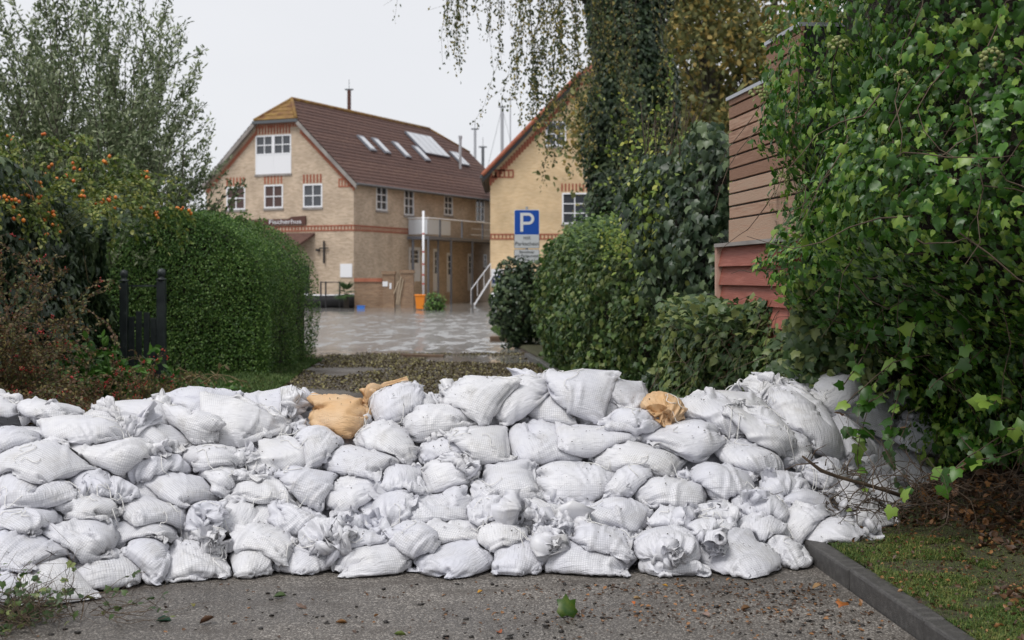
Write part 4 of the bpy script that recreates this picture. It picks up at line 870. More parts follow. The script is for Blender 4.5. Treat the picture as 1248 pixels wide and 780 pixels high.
# outside stair between the two houses
st_=empty('outside_stair',(-3.0,74.5,0)); tag(st_,'white railed outdoor stair rising out of the water by the yellow house','stair')
for k,(y_,dy) in enumerate(((0,0),(1.1,0))):
    m=MB(); a=pt(578,372,74.5+y_)-Vector((-3.0,74.5,0)); b=pt(602,334,74.5+y_)-Vector((-3.0,74.5,0)); m.tube([a,b],.05,6); m.build('stringer',M_white,st_)
    m=MB(); a=pt(574,353,74.5+y_)-Vector((-3.0,74.5,0)); b=pt(598,321,74.5+y_)-Vector((-3.0,74.5,0)); m.tube([a,b],.03,6)
    for t in (0,.33,.66,1.): p=a.lerp(b,t); m.tube([p,p-Vector((0,0,.85))],.015,5)
    m.build('handrail',M_white,st_)
me_=None
for k in range(8):
    a=pt(578,372,74.55)-Vector((-3.0,74.5,0)); b=pt(602,334,74.55)-Vector((-3.0,74.5,0)); p=a.lerp(b,(k+.5)/8)
    if me_ is None: m=MB(); m.box((-.13,0,-.02),(.13,1.05,.02)); o=m.build('step',M_grayw,st_); me_=o.data
    else: o=link(bpy.data.objects.new('step',me_),st_)
    o.location=p
# garden walls, piers and flooded odds and ends in front of the tan house
def simple(name,label,cat,fn,mats,group=None,smooth=False,bevel=0,loc=None):
    m=MB(); fn(m); o=m.build(name,mats,None,smooth=smooth,bevel=bevel); tag(o,label,cat,group); 
    if loc is not None: o.location=loc
    return o
M_brD=brick_mat('damp_brick',(.24,.14,.085),(.36,.23,.14),(.34,.27,.20),objc=True)
def boxw(m,pa,pb,Y,th,Z0=-.4,z1=None,dy=0):
    a=pt(pa,300,Y).x; b=pt(pb,300,Y+dy).x; m.box((a,Y,Z0),(b,Y+th,z1))
Yw=70.
zt=lambda py,Y:CH+(HY-py)/F*Y
r=empty('garden_wall',(0,0,0)); tag(r,'low brown brick garden wall with red tiled coping standing in flood water','wall')
m=MB(); boxw(m,432,466,Yw,.3,-.4,zt(343.5,Yw)); m.build('wall',M_brD,r); m=MB(); m.box((pt(431.5,0,Yw).x,Yw-.06,zt(343.4,Yw)),(pt(465.8,0,Yw).x,Yw+.36,zt(339,Yw))); m.build('coping',M_brR,r)
for a,b,t,l in ((465.5,482,330.5,'left brick gate pier with white notice on it'),(487.5,505,329,'right brick gate pier beside the orange bin')):
    r=empty('brick_pier',(0,0,0)); tag(r,l,'pier')
    m=MB(); m.box((pt(a+1,0,Yw).x,Yw-.2,-.4),(pt(b-1,0,Yw).x,Yw+.5,zt(t+4,Yw))); m.build('shaft',M_brD,r); m=MB(); m.box((pt(a,0,Yw).x,Yw-.25,zt(t+4,Yw)+.002),(pt(b,0,Yw).x,Yw+.55,zt(t,Yw))); m.build('cap',M_brD,r)
    if a<470: m=MB(); m.box((pt(466.8,0,Yw).x,Yw-.22,zt(349,Yw)),(pt(473,0,Yw).x,Yw-.204,zt(343,Yw))); m.box((pt(475,0,Yw).x,Yw-.22,zt(352,Yw)),(pt(477.5,0,Yw).x,Yw-.204,zt(345,Yw))); m.build('notice',M_white,r)
for k,(a,b) in enumerate((((483,371),(489,337)),((485.5,371),(491.5,340)),((480,358),(486,342)))):
    simple('wooden_lath',['longest pale lath leaning between the brick piers','right-hand pale lath leaning on the brick pier','short pale lath leaning on the left brick pier'][k],'lath',lambda m:m.tube([pt(*a,Yw-.3),pt(*b,Yw-.25)],.03,5),M_lath if 'M_lath' in globals() else globals().setdefault('M_lath',flat('pale_wood',(.45,.36,.26),.8)),group='laths leaning between the piers')
r=empty('flag_pole',pt(516,365,67)); tag(r,'white pole with red rings in front of the grey balcony','pole')
m=MB(); m.tube([(0,0,-.6),(0,0,zt(257,67)-zt(365,67))],.06,10); m.build('mast',M_white,r,smooth=True)
for q in (308,323,336,347,286): m=MB(); z_=zt(q,67)-zt(365,67); m.tube([(0,0,z_),(0,0,z_+.09)],.063,10); m.build('red_ring',flat('red_band',(.5,.12,.10),.5) if q==308 else bpy.data.materials['red_band'],r)
Ob=66.
def bin_(m):
    m.add([(-.18,-.2,0),(.18,-.2,0),(.18,.2,0),(-.18,.2,0),(-.24,-.26,.7),(.24,-.26,.7),(.24,.26,.7),(-.24,.26,.7)],[(3,2,1,0),(0,1,5,4),(1,2,6,5),(2,3,7,6),(3,0,4,7)]); m.box((-.27,-.29,.66),(.27,.29,.74)); 
ob=pt(512,366,Ob); ob.z=.0
simple('litter_bin','orange plastic bin standing in the water by the brick pier','bin',bin_,flat('orange_plastic',(.85,.26,.02),.5),bevel=.02,loc=ob)
cb=empty('crate',pt(440,369.5,68)); cb.location.z=-.03; tag(cb,'small blue plastic crate floating by the garden wall','crate'); m=MB(); m.box((-.19,-.15,0),(.19,.15,.14)); m.build('tray',flat('blue_plastic',(.05,.2,.65),.4),cb); m=MB(); m.box((-.21,-.17,.14),(.21,.17,.17)); m.build('rim',bpy.data.materials['blue_plastic'],cb)
# upturned green boat with a white gunwale, low dark boat on the left
def boat(name,label,c,Lb,Wb,Hb,rz,mat,mat2,flip=False):
    r=empty(name,c,rz); tag(r,label,'boat'); V=[];n=11;k=7
    for i in range(n):
        t=i/(n-1); w_=Wb/2*(1-(2*t-1)**2*.92)**.7 if t>.15 else Wb/2*(.75+.25*t/.15); w_=max(w_,.02)
        for j_ in range(k):
            a=math.pi*j_/(k-1); z=Hb*(1-math.sin(a)**.6); V.append(((t-.5)*Lb,-w_*math.cos(a),(Hb-z)*1. if flip else z+.1*abs(2*t-1)**2))
    Fc=[(i*k+j_,i*k+j_+1,(i+1)*k+j_+1,(i+1)*k+j_) for i in range(n-1) for j_ in range(k-1)]
    m=MB(); m.add(V,Fc+[tuple(range(k))]); o=m.build('hull',mat,r,smooth=True); s=o.modifiers.new('solid','SOLIDIFY'); s.thickness=.03
    m=MB()
    for j_ in (0,k-1): m.tube([V[i*k+j_] for i in range(n)],.03,5)
    m.build('gunwale',mat2,r); return r
boat('rowing_boat','low dark boat lying in the water behind the palm',Vector((pt(400,0,71).x,71,-.12)),4.0,1.4,.75,math.radians(4),M_dark,M_zincl)
# yucca-like palm
pm=empty('fan_palm',Vector((pt(422,0,69).x,69,-.05))); tag(pm,'small fan palm with drooping green leaves in front of the tan house','palm')
m=MB(); m.tube([(0,0,-.3),(0,0,.8)],[.16,.12],8); m.build('trunk',flat('palm_bark',(.05,.04,.03),.9),pm)
rp=np.random.default_rng(5); M_palm=material('palm_leaf',(.03,.07,.02),(.07,.13,.04),scale=3,rough=.6,island=.8)
m=MB()
for k in range(34):
    a=rp.uniform(0,6.28); el=rp.uniform(-.3,1.2); d=Vector((math.cos(a)*math.cos(el),math.sin(a)*math.cos(el),math.sin(el))); b=Vector((0,0,.8))+d*.25; s_=d.cross(Vector((0,0,1))).normalized(); ln=rp.uniform(.5,.75)
    for q in range(7):
        f=(q-3)/3; dd=(d+s_*f*.8).normalized(); e=b+dd*ln*(1-.2*abs(f)); e.z-=.2*ln; s2=dd.cross(Vector((0,0,1))).normalized()*.035; mdl=b.lerp(e,.55)+Vector((0,0,.05)); m.add([b,mdl+s2,e,mdl-s2],[(0,1,2,3)])
m.build('fronds',M_palm,pm)
rl=MB(); Yr=69.5
rl.tube([(pt(391,0,Yr).x,Yr,zt(344,Yr)),(pt(414,0,Yr).x,Yr,zt(344,Yr))],.03,6)
for q in (391,397,414): rl.tube([(pt(q,0,Yr).x,Yr,-.4),(pt(q,0,Yr).x,Yr,zt(343,Yr))],.045,6)
tag(rl.build('railing',M_dark),'dark metal railing in front of the tan house, left of the palm','railing')
simple('mooring_post','white bollard standing in the water below the porch','bollard',lambda m:m.tube([(pt(602,0,62).x,62,-.4),(pt(602,0,62).x,62,zt(357,62))],.13,10),M_white,smooth=True)
# masts of boats beyond the houses
def mast(px,ya,yb,Y,label,r=.09,spread=False,mat=None):
    p=pt(px,ya,Y); o=empty('sailboat_mast',(p.x,Y,0)); tag(o,label,'mast',group='masts beyond the houses'); zt_=p.z
    m=MB(); m.tube([(0,0,-1),(0,0,zt_)],r,8); m.build('spar',mat or M_zincl,o)
    m=MB(); m.box((-.35,-.05,zt_),(.35,.05,zt_+.12)); m.box((-.02,-.02,zt_+.1),(.02,.02,zt_+.9)); m.build('masthead',M_zinc,o)
    if spread:
        m=MB()
        for s_ in (-1,1): m.tube([(0,0,zt_),(s_*2.2,0,zt_-9),(s_*2.4,0,zt_-16)],.015,4)
        m.build('shroud',M_zinc,o)
mast(425.5,110,130,110,'single brown mast rising behind the ridge of the tan house',.16,mat=M_brown)
mast(579,158,200,120,'pale mast left of the gap between the two houses',.12); mast(588.5,180,215,115,'short dark mast close to the yellow house',.13,mat=M_zinc); mast(612,131,200,120,'tallest pale mast with shrouds beside the yellow gable',.15,True); mast(622,122,200,150,'thin far mast nearest the yellow gable',.07)
# parking sign
sg=empty('parking_sign',Vector((.35,31,0))); tag(sg,'blue parking sign with two white plates below, on a thin pole','road sign')
m=MB(); m.tube([(0,.05,-.5),(0,.05,3.27)],.03,10); m.build('pole',M_zincl,sg)
def rsq(w,h,r,n=5):
    P_=[]
    for cx,cz,a0 in ((w/2-r,h/2-r,0),(-w/2+r,h/2-r,90),(-w/2+r,-h/2+r,180),(w/2-r,-h/2+r,270)):
        for k in range(n+1): a=math.radians(a0+90*k/n); P_.append((cx+r*math.cos(a),cz+r*math.sin(a)))
    return P_
M_signb=flat('sign_blue',(.0,.07,.40),.35); M_signw=flat('sign_white',(.72,.73,.74),.4); M_ink=flat('sign_ink',(.10,.10,.11),.5); M_plate=flat('plate_grey_white',(.60,.62,.64),.4)
zP=zt(271,31); zA=zt(293.5+.5,31); zB=zt(312.3,31)
m=MB(); m.prism(rsq(.60,.60,.04),Matrix.Translation((0,0,zP)),.02); pn=m.build('sign_plate',M_signw,sg)
m=MB(); m.prism(rsq(.575,.575,.035),Matrix.Translation((0,-.003,zP)),.002); m.build('blue_field',M_signb,pn)
# letter P
out_=[(-.16,-.23),(-.09,-.23),(-.09,-.055),(.03,-.055)]+[(.03+.145*math.sin(a),.09-.145*math.cos(a)) for a in np.linspace(0.1,math.pi,12)]+[(-.16,.235)]
L_=MB(); 
L_.prism([(-.155,-.22),(-.085,-.22),(-.085,.225),(-.155,.225)],Matrix.Translation((0,-.008,zP)),.004)
ro,ri=.14,.072; cx,cz=.035,.085
arc=[(cx+ro*math.sin(a),cz-ro*math.cos(a)) for a in np.linspace(0,math.pi,13)]; arci=[(cx+ri*math.sin(a),cz-ri*math.cos(a)) for a in np.linspace(0,math.pi,13)]
arc=[(-.084,cz-ro)]+arc+[(-.084,cz+ro)]; arci=[(-.084,cz-ri)]+arci+[(-.084,cz+ri)]
for k in range(len(arc)-1): L_.prism([arc[k],arc[k+1],arci[k+1],arci[k]],Matrix.Translation((0,-.008,zP)),.004)
L_.build('letter_p',M_signw,pn)
for zc,h,lines,nm in ((zA,.335,(('mit',.13),('Parkschein',.13)),'upper'),(zB,.325,(('Bewohner',.085),('mit Parkausweis',.085),('frei',.085)),'lower')):
    m=MB(); m.prism(rsq(.60,h,.03),Matrix.Translation((0,0,zc)),.015); pl=m.build('sign_plate',M_ink,sg); m=MB(); m.prism(rsq(.58,h-.02,.025),Matrix.Translation((0,-.003,zc)),.002); m.build('white_field',M_plate,pl)
    nL=len(lines)
    for k,(t,s_) in enumerate(lines): text_mesh(t,s_,(0,-.006,zc+h/2-.02-(k+.72)*(h-.05)/nL),pl,M_ink,rot=(math.radians(90),0,0),align='CENTER')
print('houses',round(time.time()-T0,1))
# ------------------------------------------------------------------ leaves and plants
def leafmat(name,c1,c2,c3=None,rough=.45,island=.9,trans=.30,scale=1.2,objrand=0,spec=.5):
    return material(name,c1,c2,scale=scale,rough=rough,island=island,c3=c3,trans=trans,objrand=objrand,spec=spec)
M_ivyB=leafmat('ivy_bright',(.030,.095,.010),(.085,.21,.022),(.22,.34,.055),rough=.38,objrand=.9)
M_ivyP=leafmat('ivy_pale',(.045,.088,.026),(.11,.17,.052),(.19,.23,.07),rough=.45,objrand=.9)
M_ivyD=leafmat('ivy_dark',(.028,.055,.025),(.070,.110,.055),(.12,.17,.075),rough=.40,objrand=.9)
M_hedge=leafmat('hedge_leaf',(.050,.120,.022),(.11,.22,.042),(.19,.31,.075),rough=.5,scale=.7)
M_olive=leafmat('narrow_leaf',(.09,.13,.055),(.21,.26,.13),(.36,.41,.25),rough=.5,scale=.5)
M_birch=leafmat('birch_leaf',(.05,.075,.022),(.12,.14,.045),(.28,.23,.06),rough=.55,trans=.3)
M_autumn=leafmat('autumn_leaf',(.13,.145,.05),(.24,.24,.09),(.42,.31,.09),rough=.6,trans=.3,scale=.4)
M_lime=leafmat('lime_leaf',(.12,.19,.03),(.24,.32,.05),(.38,.40,.08),rough=.5,trans=.3)
M_redl=leafmat('red_brown_leaf',(.12,.065,.03),(.10,.135,.04),(.22,.17,.06),rough=.6)
M_twig=material('twig_bark',(.045,.030,.020),(.09,.065,.045),scale=8,rough=.85)
M_vine=material('vine_stem',(.05,.032,.02),(.12,.085,.055),scale=9,rough=.8)
M_bark=material('grey_bark',(.05,.045,.035),(.12,.11,.085),scale=6,rough=.9,bump=.6,bscale=20)
M_inner=material('foliage_inner_shade',(.012,.010,.006),(.04,.03,.018),scale=11,rough=.95,bump=1,bscale=30,bdist=.05)  # near-black tone paints the shade deep inside the foliage
IVY=np.array([(0,0,0),(.20,-.14,-.02),(.44,-.08,-.09),(.42,.16,-.06),(.52,.40,-.12),(.28,.56,-.05),(0,.98,-.18),(-.26,.55,-.05),(-.52,.42,-.13),(-.42,.16,-.06),(-.45,-.06,-.09),(-.19,-.14,-.02),(0,.30,.06)])
IVYF=[(12,i,(i+1)%12) for i in range(12)]
IVY2=np.array([(0,0,0),(.16,-.06,.02),(.36,.08,-.03),(.42,.28,-.10),(.33,.50,-.06),(.17,.78,-.03),(.04,1.05,-.22),(-.15,.78,-.01),(-.30,.52,.0),(-.40,.28,-.02),(-.34,.06,.03),(-.15,-.06,.03),(.0,.38,-.08)])
IVY3=IVY*np.array([.82,1.,1.])+np.array([0,0,1])*(.55*IVY[:,:1]*IVY[:,1:2]-.25*IVY[:,1:2]**2)
NAR=np.array([(0,0,0),(.17,.35,.03),(.13,.72,.02),(0,1,-.06),(-.13,.72,.02),(-.17,.35,.03)]); NARF=[(0,1,5),(1,2,5),(2,4,5),(2,3,4)]
OVL=np.array([(0,0,0),(.30,.30,.05),(.27,.62,.04),(0,1,-.05),(-.27,.62,.04),(-.30,.30,.05)]); OVLF=NARF
def frames(nrm,rng,droop=.7,jit=.5,down=(0,0,-1)):
    """blade normal near nrm, tip hanging down"""
    n=nrm+rng.normal(0,jit,nrm.shape); n/=np.linalg.norm(n,axis=1,keepdims=True)+1e-9
    t=np.array(down)*droop+rng.normal(0,.45,nrm.shape); t-=n*(t*n).sum(1,keepdims=True); t/=np.linalg.norm(t,axis=1,keepdims=True)+1e-9
    s=np.cross(t,n); return np.stack([s,t,n],-1)     # columns
def leaves(name,P,R,size,T,TF,mat,parent,kind='stuff'):
    n=len(P); k=len(T)
    V=np.einsum('nij,kj->nki',R,T)*size[:,None,None]+P[:,None]
    Fc=(np.arange(n)[:,None,None]*k+np.array(TF)[None]).reshape(-1,3)
    o=mesh_np(name,V.reshape(-1,3),Fc,mat,parent)
    if kind: o['kind']=kind
    return o
def single_leaves(name,P,R,size,T,TF,mat,parent,base):
    me=None
    for p,r,s in zip(P,R,size):
        if me is None: o=mesh_np(name,T,np.array(TF),mat,parent); me=o.data
        else: o=link(bpy.data.objects.new(name,me),parent)
        M=Matrix([list(r[i]*s)+[float(p[i]-base[i])] for i in range(3)]+[[0,0,0,1]]); o.matrix_basis=M
def plant(name,label,cat,base,P,Nn,size,T,TF,mat,seed,n_single=0,droop=.7,jit=.5,core=None,group=None,leafname='leaf'):
    """a clothed mass: nearest, outermost leaves are objects of their own, the rest one mesh"""
    rg=np.random.default_rng(seed); root=empty(name,base); tag(root,label,cat,group); R=frames(Nn,rg,droop,jit); base=np.array(base)
    if n_single:
        d=P[:,1]-0.*P[:,0]; face=-(Nn*((P-[0,0,CH])/np.linalg.norm(P-[0,0,CH],axis=1,keepdims=True))).sum(1); px=624+F*P[:,0]/P[:,1]; py=HY-F*(P[:,2]-CH)/P[:,1]
        vis=(px>-20)&(px<1268)&(py>-20)&(py<800); depth=getattr(plant,'depth',np.zeros(len(P)))
        sc=size/np.linalg.norm(P,axis=1)*(1+.4*face)*np.where(vis,1,.2)*(1-2.0*plant.depth); idx=np.argsort(-sc); si=idx[:n_single]; ri=idx[n_single:]
        for q,Tq in enumerate((T,IVY2,IVY3) if T is IVY else (T,)): single_leaves(leafname,P[si][q::3],R[si][q::3],size[si][q::3],Tq,TF,mat,root,base)
        P,R,size=P[ri],R[ri],size[ri]
    if T is IVY and len(P)>100:
        kk=rg.random(len(P)); 
        for Tq,a_,b_ in ((IVY,0,.38),(IVY2,.38,.72),(IVY3,.72,1.01)):
            q=(kk>=a_)&(kk<b_); leaves('foliage',P[q]-base,R[q],size[q],Tq,TF,mat,root)
    else: leaves('foliage',P-base,R,size,T,TF,mat,root)
    return root
plant.depth=0
def path_eval(path,s):
    path=np.array(path,float); seg=np.diff(path,axis=0); ln=np.linalg.norm(seg,axis=1); cum=np.concatenate([[0],np.cumsum(ln)])
    sn=np.stack([-seg[:,1],seg[:,0]],1)/ln[:,None]; vn=np.concatenate([sn[:1],sn[:-1]+sn[1:],sn[-1:]]); vn/=np.linalg.norm(vn,axis=1,keepdims=True)
    i=np.clip(np.searchsorted(cum,s,side='right')-1,0,len(ln)-1); f=np.clip((s-cum[i])/ln[i],0,1)[:,None]
    nn=vn[i]*(1-f)+vn[i+1]*f; nn/=np.linalg.norm(nn,axis=1,keepdims=True); return path[i]+seg[i]*f,nn,seg[i]/ln[i][:,None],cum[-1]
def path_surface(path,n,z0,z1,rng,thick,bulge=lambda s,z:0*s,zdens=None,lump=.18,lscale=1.7,dexp=1.6):
    """points spread over a wall of foliage standing on a plan path; outward = left of the path direction"""
    total=path_eval(path,np.zeros(1))[3]; s=rng.random(n)*total; p,nn,tx,_=path_eval(path,s)
    za=z0(s) if callable(z0) else z0; zb=z1(s) if callable(z1) else z1
    z=za+(zb-za)*rng.random(n)
    dep=rng.random(n)**dexp*thick
    lm=lump*(vnoise(s*1.+11,z*1.+5,lscale)+.5*vnoise(s+3,z+9,lscale*2.3)-.75)*2
    off=bulge(s,z)+lm-dep
    P=np.stack([p[:,0]+nn[:,0]*off,p[:,1]+nn[:,1]*off,z],1)
    e=.06; gs=(vnoise(s+e+11,z+5,lscale)-vnoise(s-e+11,z+5,lscale))/(2*e)*lump*2; gz_=(vnoise(s+11,z+e+5,lscale)-vnoise(s+11,z-e+5,lscale))/(2*e)*lump*2
    bz=(bulge(s,z+.1)-bulge(s,z-.1))/.2
    Nn=np.stack([nn[:,0]-tx[:,0]*gs,nn[:,1]-tx[:,1]*gs,-(gz_+bz)+.35],1); Nn/=np.linalg.norm(Nn,axis=1,keepdims=True)
    plant.depth=dep
    return P,Nn,s,z
def backing(path,z0,z1,inset,parent,bulge=lambda s,z:0*s,mat=None,base=(0,0,0),nz=14,name='shade_core',seed=0):  # dark sheet added behind the leaves, coloured as inner shade
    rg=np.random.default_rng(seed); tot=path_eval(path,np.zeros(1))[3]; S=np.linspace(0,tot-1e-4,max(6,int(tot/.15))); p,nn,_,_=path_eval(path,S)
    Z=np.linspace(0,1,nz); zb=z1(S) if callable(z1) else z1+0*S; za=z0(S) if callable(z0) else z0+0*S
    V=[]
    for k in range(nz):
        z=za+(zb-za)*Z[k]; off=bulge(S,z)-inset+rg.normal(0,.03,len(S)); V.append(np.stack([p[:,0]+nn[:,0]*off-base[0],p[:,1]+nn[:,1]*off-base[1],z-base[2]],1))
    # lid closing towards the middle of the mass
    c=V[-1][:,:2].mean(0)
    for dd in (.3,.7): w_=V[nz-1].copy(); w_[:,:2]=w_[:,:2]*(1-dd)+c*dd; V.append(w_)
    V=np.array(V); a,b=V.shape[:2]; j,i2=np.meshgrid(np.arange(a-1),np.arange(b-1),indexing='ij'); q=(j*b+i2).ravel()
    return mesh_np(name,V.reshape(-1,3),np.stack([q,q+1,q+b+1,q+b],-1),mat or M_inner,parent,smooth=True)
def vines(n,P,Nn,rng,parent,base,mat,name='vine',ln=(.3,.9),r=.004,out=.03,down=.5):
    m=MB(); base=np.array(base)
    for k in range(n):
        i=int(rng.integers(len(P))); p=P[i]+Nn[i]*out*rng.uniform(0,1.5); d=rng.normal(0,1,3); d[2]-=down; d/=np.linalg.norm(d); L_=rng.uniform(*ln); pts=[]
        for q in range(7): pts.append(p-base); d=d+rng.normal(0,.35,3); d-=Nn[i]*(d@Nn[i])*.7; d/=np.linalg.norm(d); p=p+d*L_/6
        m.tube(pts,[r*(1-.1*q) for q in range(7)],4,caps=False)
    o=m.build(name,mat,parent,smooth=True); o['kind']='stuff'; return o
# --- the big ivy on the right, hanging over the heap
rg=np.random.default_rng(21)
pathR=[(4.05,5.7),(3.5,6.4),(3.05,7.4),(2.82,8.4),(2.78,9.1),(3.0,9.7),(3.6,10.0)]
def bulR(s,z): return 1.05*sstep(.75,1.9,z)*1.0-.25*sstep(.0,.35,.5-z)+.10*np.sin(z*3+s)
P,Nn,s,z=path_surface(pathR,44000,lambda s:.30+.3*vnoise(s,0*s,2.)-.15,4.3,rg,.62,bulR,lump=.26,dexp=1.3)
keep=(z>.50)|(rg.random(len(z))<.75)|(vnoise(s,z,2.2)>.6); keep&=rg.random(len(z))<np.clip(-.05+1.75*vnoise(s+7,z+2,1.1),.06,1); 
P,Nn,z=P[keep],Nn[keep],z[keep]; plant.depth=plant.depth[keep]
size=rg.uniform(.030,.054,len(P))*rg.choice([.8,1.,1.5],len(P))
big=plant('ivy_wall','tall bright green ivy hanging over the right end of the sandbags','ivy',(2.6,8.2,.3),P,Nn,size,IVY,IVYF,M_ivyB,31,300,droop=.8,jit=.42)
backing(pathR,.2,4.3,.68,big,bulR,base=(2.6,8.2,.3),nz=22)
plant.depth=0
vines(230,P,Nn,rg,big,(2.6,8.2,.3),M_vine,ln=(.3,1.1),r=.0045)
# hanging shoots with leaves over the bags
m=MB(); sp=[];sn=[]
for k in range(26):
    y=rg.uniform(7.0,9.0); x=np.interp(y,[5.7,6.3,7.3,8.35,9.],[3.9,3.35,2.85,2.55,2.5]); p=np.array([x-.15,y-.1,rg.uniform(.55,1.5)]); d=np.array([-1,-.5,-.1])+rg.normal(0,.4,3); L_=rg.uniform(.2,.65); pts=[]
    for q in range(9):
        pts.append(p-np.array([2.6,8.2,.3])); 
        if q>1 and rg.random()<.85: sp.append(p.copy()); sn.append(np.array([-.5,-.7,.4]))
        d=d/np.linalg.norm(d)+np.array([0,0,-.12])+rg.normal(0,.15,3); p=p+d/np.linalg.norm(d)*L_/8
    m.tube(pts,.0035,4,caps=False)
o=m.build('hanging_shoot',M_vine,big,smooth=True); o['kind']='stuff'
sp=np.array(sp); sn=np.array(sn); leaves('shoot_leaves',sp-np.array([2.6,8.2,.3]),frames(sn,rg,.5,.5),rg.uniform(.05,.10,len(sp)),IVY,IVYF,M_ivyB,big)
# flower heads
import bmesh
def icos(r=1,sub=1):
    bm=bmesh.new(); bmesh.ops.create_icosphere(bm,subdivisions=sub,radius=r); V=np.array([v.co[:] for v in bm.verts]); Fc=np.array([[v.index for v in f.verts] for f in bm.faces]); bm.free(); return V,Fc
IV,IF=icos(1,1)
def spheres(name,C,r,mat,parent=None,sq=1.):
    C=np.asarray(C); r=np.broadcast_to(r,(len(C),)); V=(IV[None]*np.array([1,1,sq])*r[:,None,None]+C[:,None]).reshape(-1,3); Fc=(np.arange(len(C))[:,None,None]*len(IV)+IF[None]).reshape(-1,3); return mesh_np(name,V,Fc,mat,parent,smooth=True)
M_umb=material('ivy_flower',(.16,.19,.07),(.26,.27,.10),scale=9,rough=.7,island=.6)
um=None
sel=np.where((P[:,2]>2.2))[0]; sel=sel[rg.permutation(len(sel))[:46]]
for i in sel:
    c=P[i]+Nn[i]*.16
    if um is None:
        pts=[]; 
        for q in range(26): v=rg.normal(0,1,3); v/=np.linalg.norm(v); v[2]=abs(v[2]); pts.append(v*.034)
        um=spheres('flower_head',pts,.0068,M_umb,big); o=um
    else: o=link(bpy.data.objects.new('flower_head',um.data),big)
    o.location=c-np.array([2.6,8.2,.3]); o.rotation_euler=(rg.uniform(-.8,.8),rg.uniform(-.8,.8),0); o.scale=[rg.uniform(1.1,1.9)]*3
# --- low paler ivy hedge behind the heap
def prof(xs,zs): return lambda s:np.interp(s,xs,zs)
pathL=[(2.9,9.42),(2.15,9.4),(1.78,9.85),(1.58,10.8),(1.42,12.6)]
P,Nn,s,z=path_surface(pathL,8500,.15,prof([0,.5,.9,1.6,2.4,4.],[1.62,1.62,1.60,1.46,1.36,1.2]),rg,.4,lambda s,z:-.25*sstep(.9,1.5,z),lump=.16)
lo=plant('ivy_hedge','low pale leaved ivy hedge behind the crest below the red boards','ivy',(1.9,11,.1),P,Nn,rg.uniform(.045,.095,len(P)),IVY,IVYF,M_ivyP,32,300,jit=.4)
backing(pathL,.0,1.3,.35,lo,base=(1.9,11,.1)); plant.depth=0
vines(110,P,Nn,rg,lo,(1.9,11,.1),M_vine,ln=(.3,.9),r=.004)
Pq=np.stack([rg.uniform(1.98,2.6,1500),rg.uniform(9.2,9.5,1500),rg.uniform(.6,1.62,1500)],1); leaves('side_foliage',Pq-np.array([1.9,11,.1]),frames(np.tile([-.3,-1,.3],(1500,1)),rg,.7,.4),rg.uniform(.045,.09,1500),IVY,IVYF,M_ivyP,lo)
# top of the low hedge
Pt=np.stack([rg.uniform(1.35,2.6,1500),rg.uniform(10.0,12.6,1500),1.30+rg.normal(0,.06,1500)],1); Nt=np.tile([0,-.3,1.],(1500,1))
leaves('top_foliage',Pt-np.array([1.9,11,.1]),frames(Nt,rg,.4,.5),rg.uniform(.045,.09,1500),IVY,IVYF,M_ivyP,lo)
# --- tall dark ivy beside the shed
pathT=[(2.35,13.4),(2.1,13.0),(1.78,13.15),(1.72,14.3),(1.72,15.6),(2.1,16.4)]
topT=prof([0,.6,1.,2.,3.4,4.5],[3.0,3.15,3.2,2.95,2.5,2.2])
P,Nn,s,z=path_surface(pathT,6500,.3,topT,rg,.45,lambda s,z:.25*sstep(.9,1.8,z)-.35*sstep(2.5,3.3,z),lump=.30)
ta=plant('ivy_column','tall dark ivy with drooping leaves against the wooden shed','ivy',(1.8,14,.1),P,Nn,rg.uniform(.06,.12,len(P)),IVY,IVYF,M_ivyD,33,200,jit=.35,droop=1.0)
backing(pathT,.0,lambda s:topT(s)-.35,.45,ta,lambda s,z:.25*sstep(.9,1.8,z)-.35*sstep(2.5,3.3,z),base=(1.8,14,.1))
leaves('yellowing_shoots',np.stack([rg.normal(1.50,.13,420),rg.normal(14.2,.3,420),rg.normal(2.35,.45,420)],1)-np.array([1.8,14,.1]),frames(np.tile([-.6,-.7,.4],(420,1)),rg,.5,.6),rg.uniform(.05,.09,420),OVL,OVLF,M_lime,ta)
m=MB()
for k in range(26): x=rg.uniform(1.4,2.1); p=Vector((x,14,2.9)); m.tube([p-Vector((1.8,14,.1)),p+Vector((rg.normal(0,.12),rg.normal(0,.1),rg.uniform(.3,.62)))-Vector((1.8,14,.1))],.004,4)
o=m.build('bare_twigs',M_twig,ta); o['kind']='stuff'
# --- long hedge on the right of the road
pathH=[(2.2,16.6),(1.4,17.2),(1.0,19.),(.78,21.),(.55,23.5),(.75,25.2),(1.6,25.8)]
topH=prof([0,1.3,3.2,5.,7.5,9,10],[1.8,2.1,2.45,2.55,2.45,2.2,1.9])
bulH=lambda s,z:-.5*sstep(1.5,2.6,z)
P,Nn,s,z=path_surface(pathH,15000,.05,topH,rg,.45,bulH,lump=.28,lscale=1.2)
he=plant('overgrown_hedge','long overgrown green hedge beside the road behind the crest','hedge',(1.2,21,.1),P,Nn,rg.uniform(.05,.10,len(P)),IVY,IVYF,M_ivyP,34,0,jit=.55)
he.children[0].data.materials[0]=M_hdgR if 'M_hdgR' in globals() else globals().setdefault('M_hdgR',leafmat('overgrown_hedge_leaf',(.034,.078,.018),(.085,.16,.038),(.16,.24,.055),rough=.5))
backing(pathH,-.1,lambda s:topH(s)-.3,.45,he,bulH,base=(1.2,21,.1))
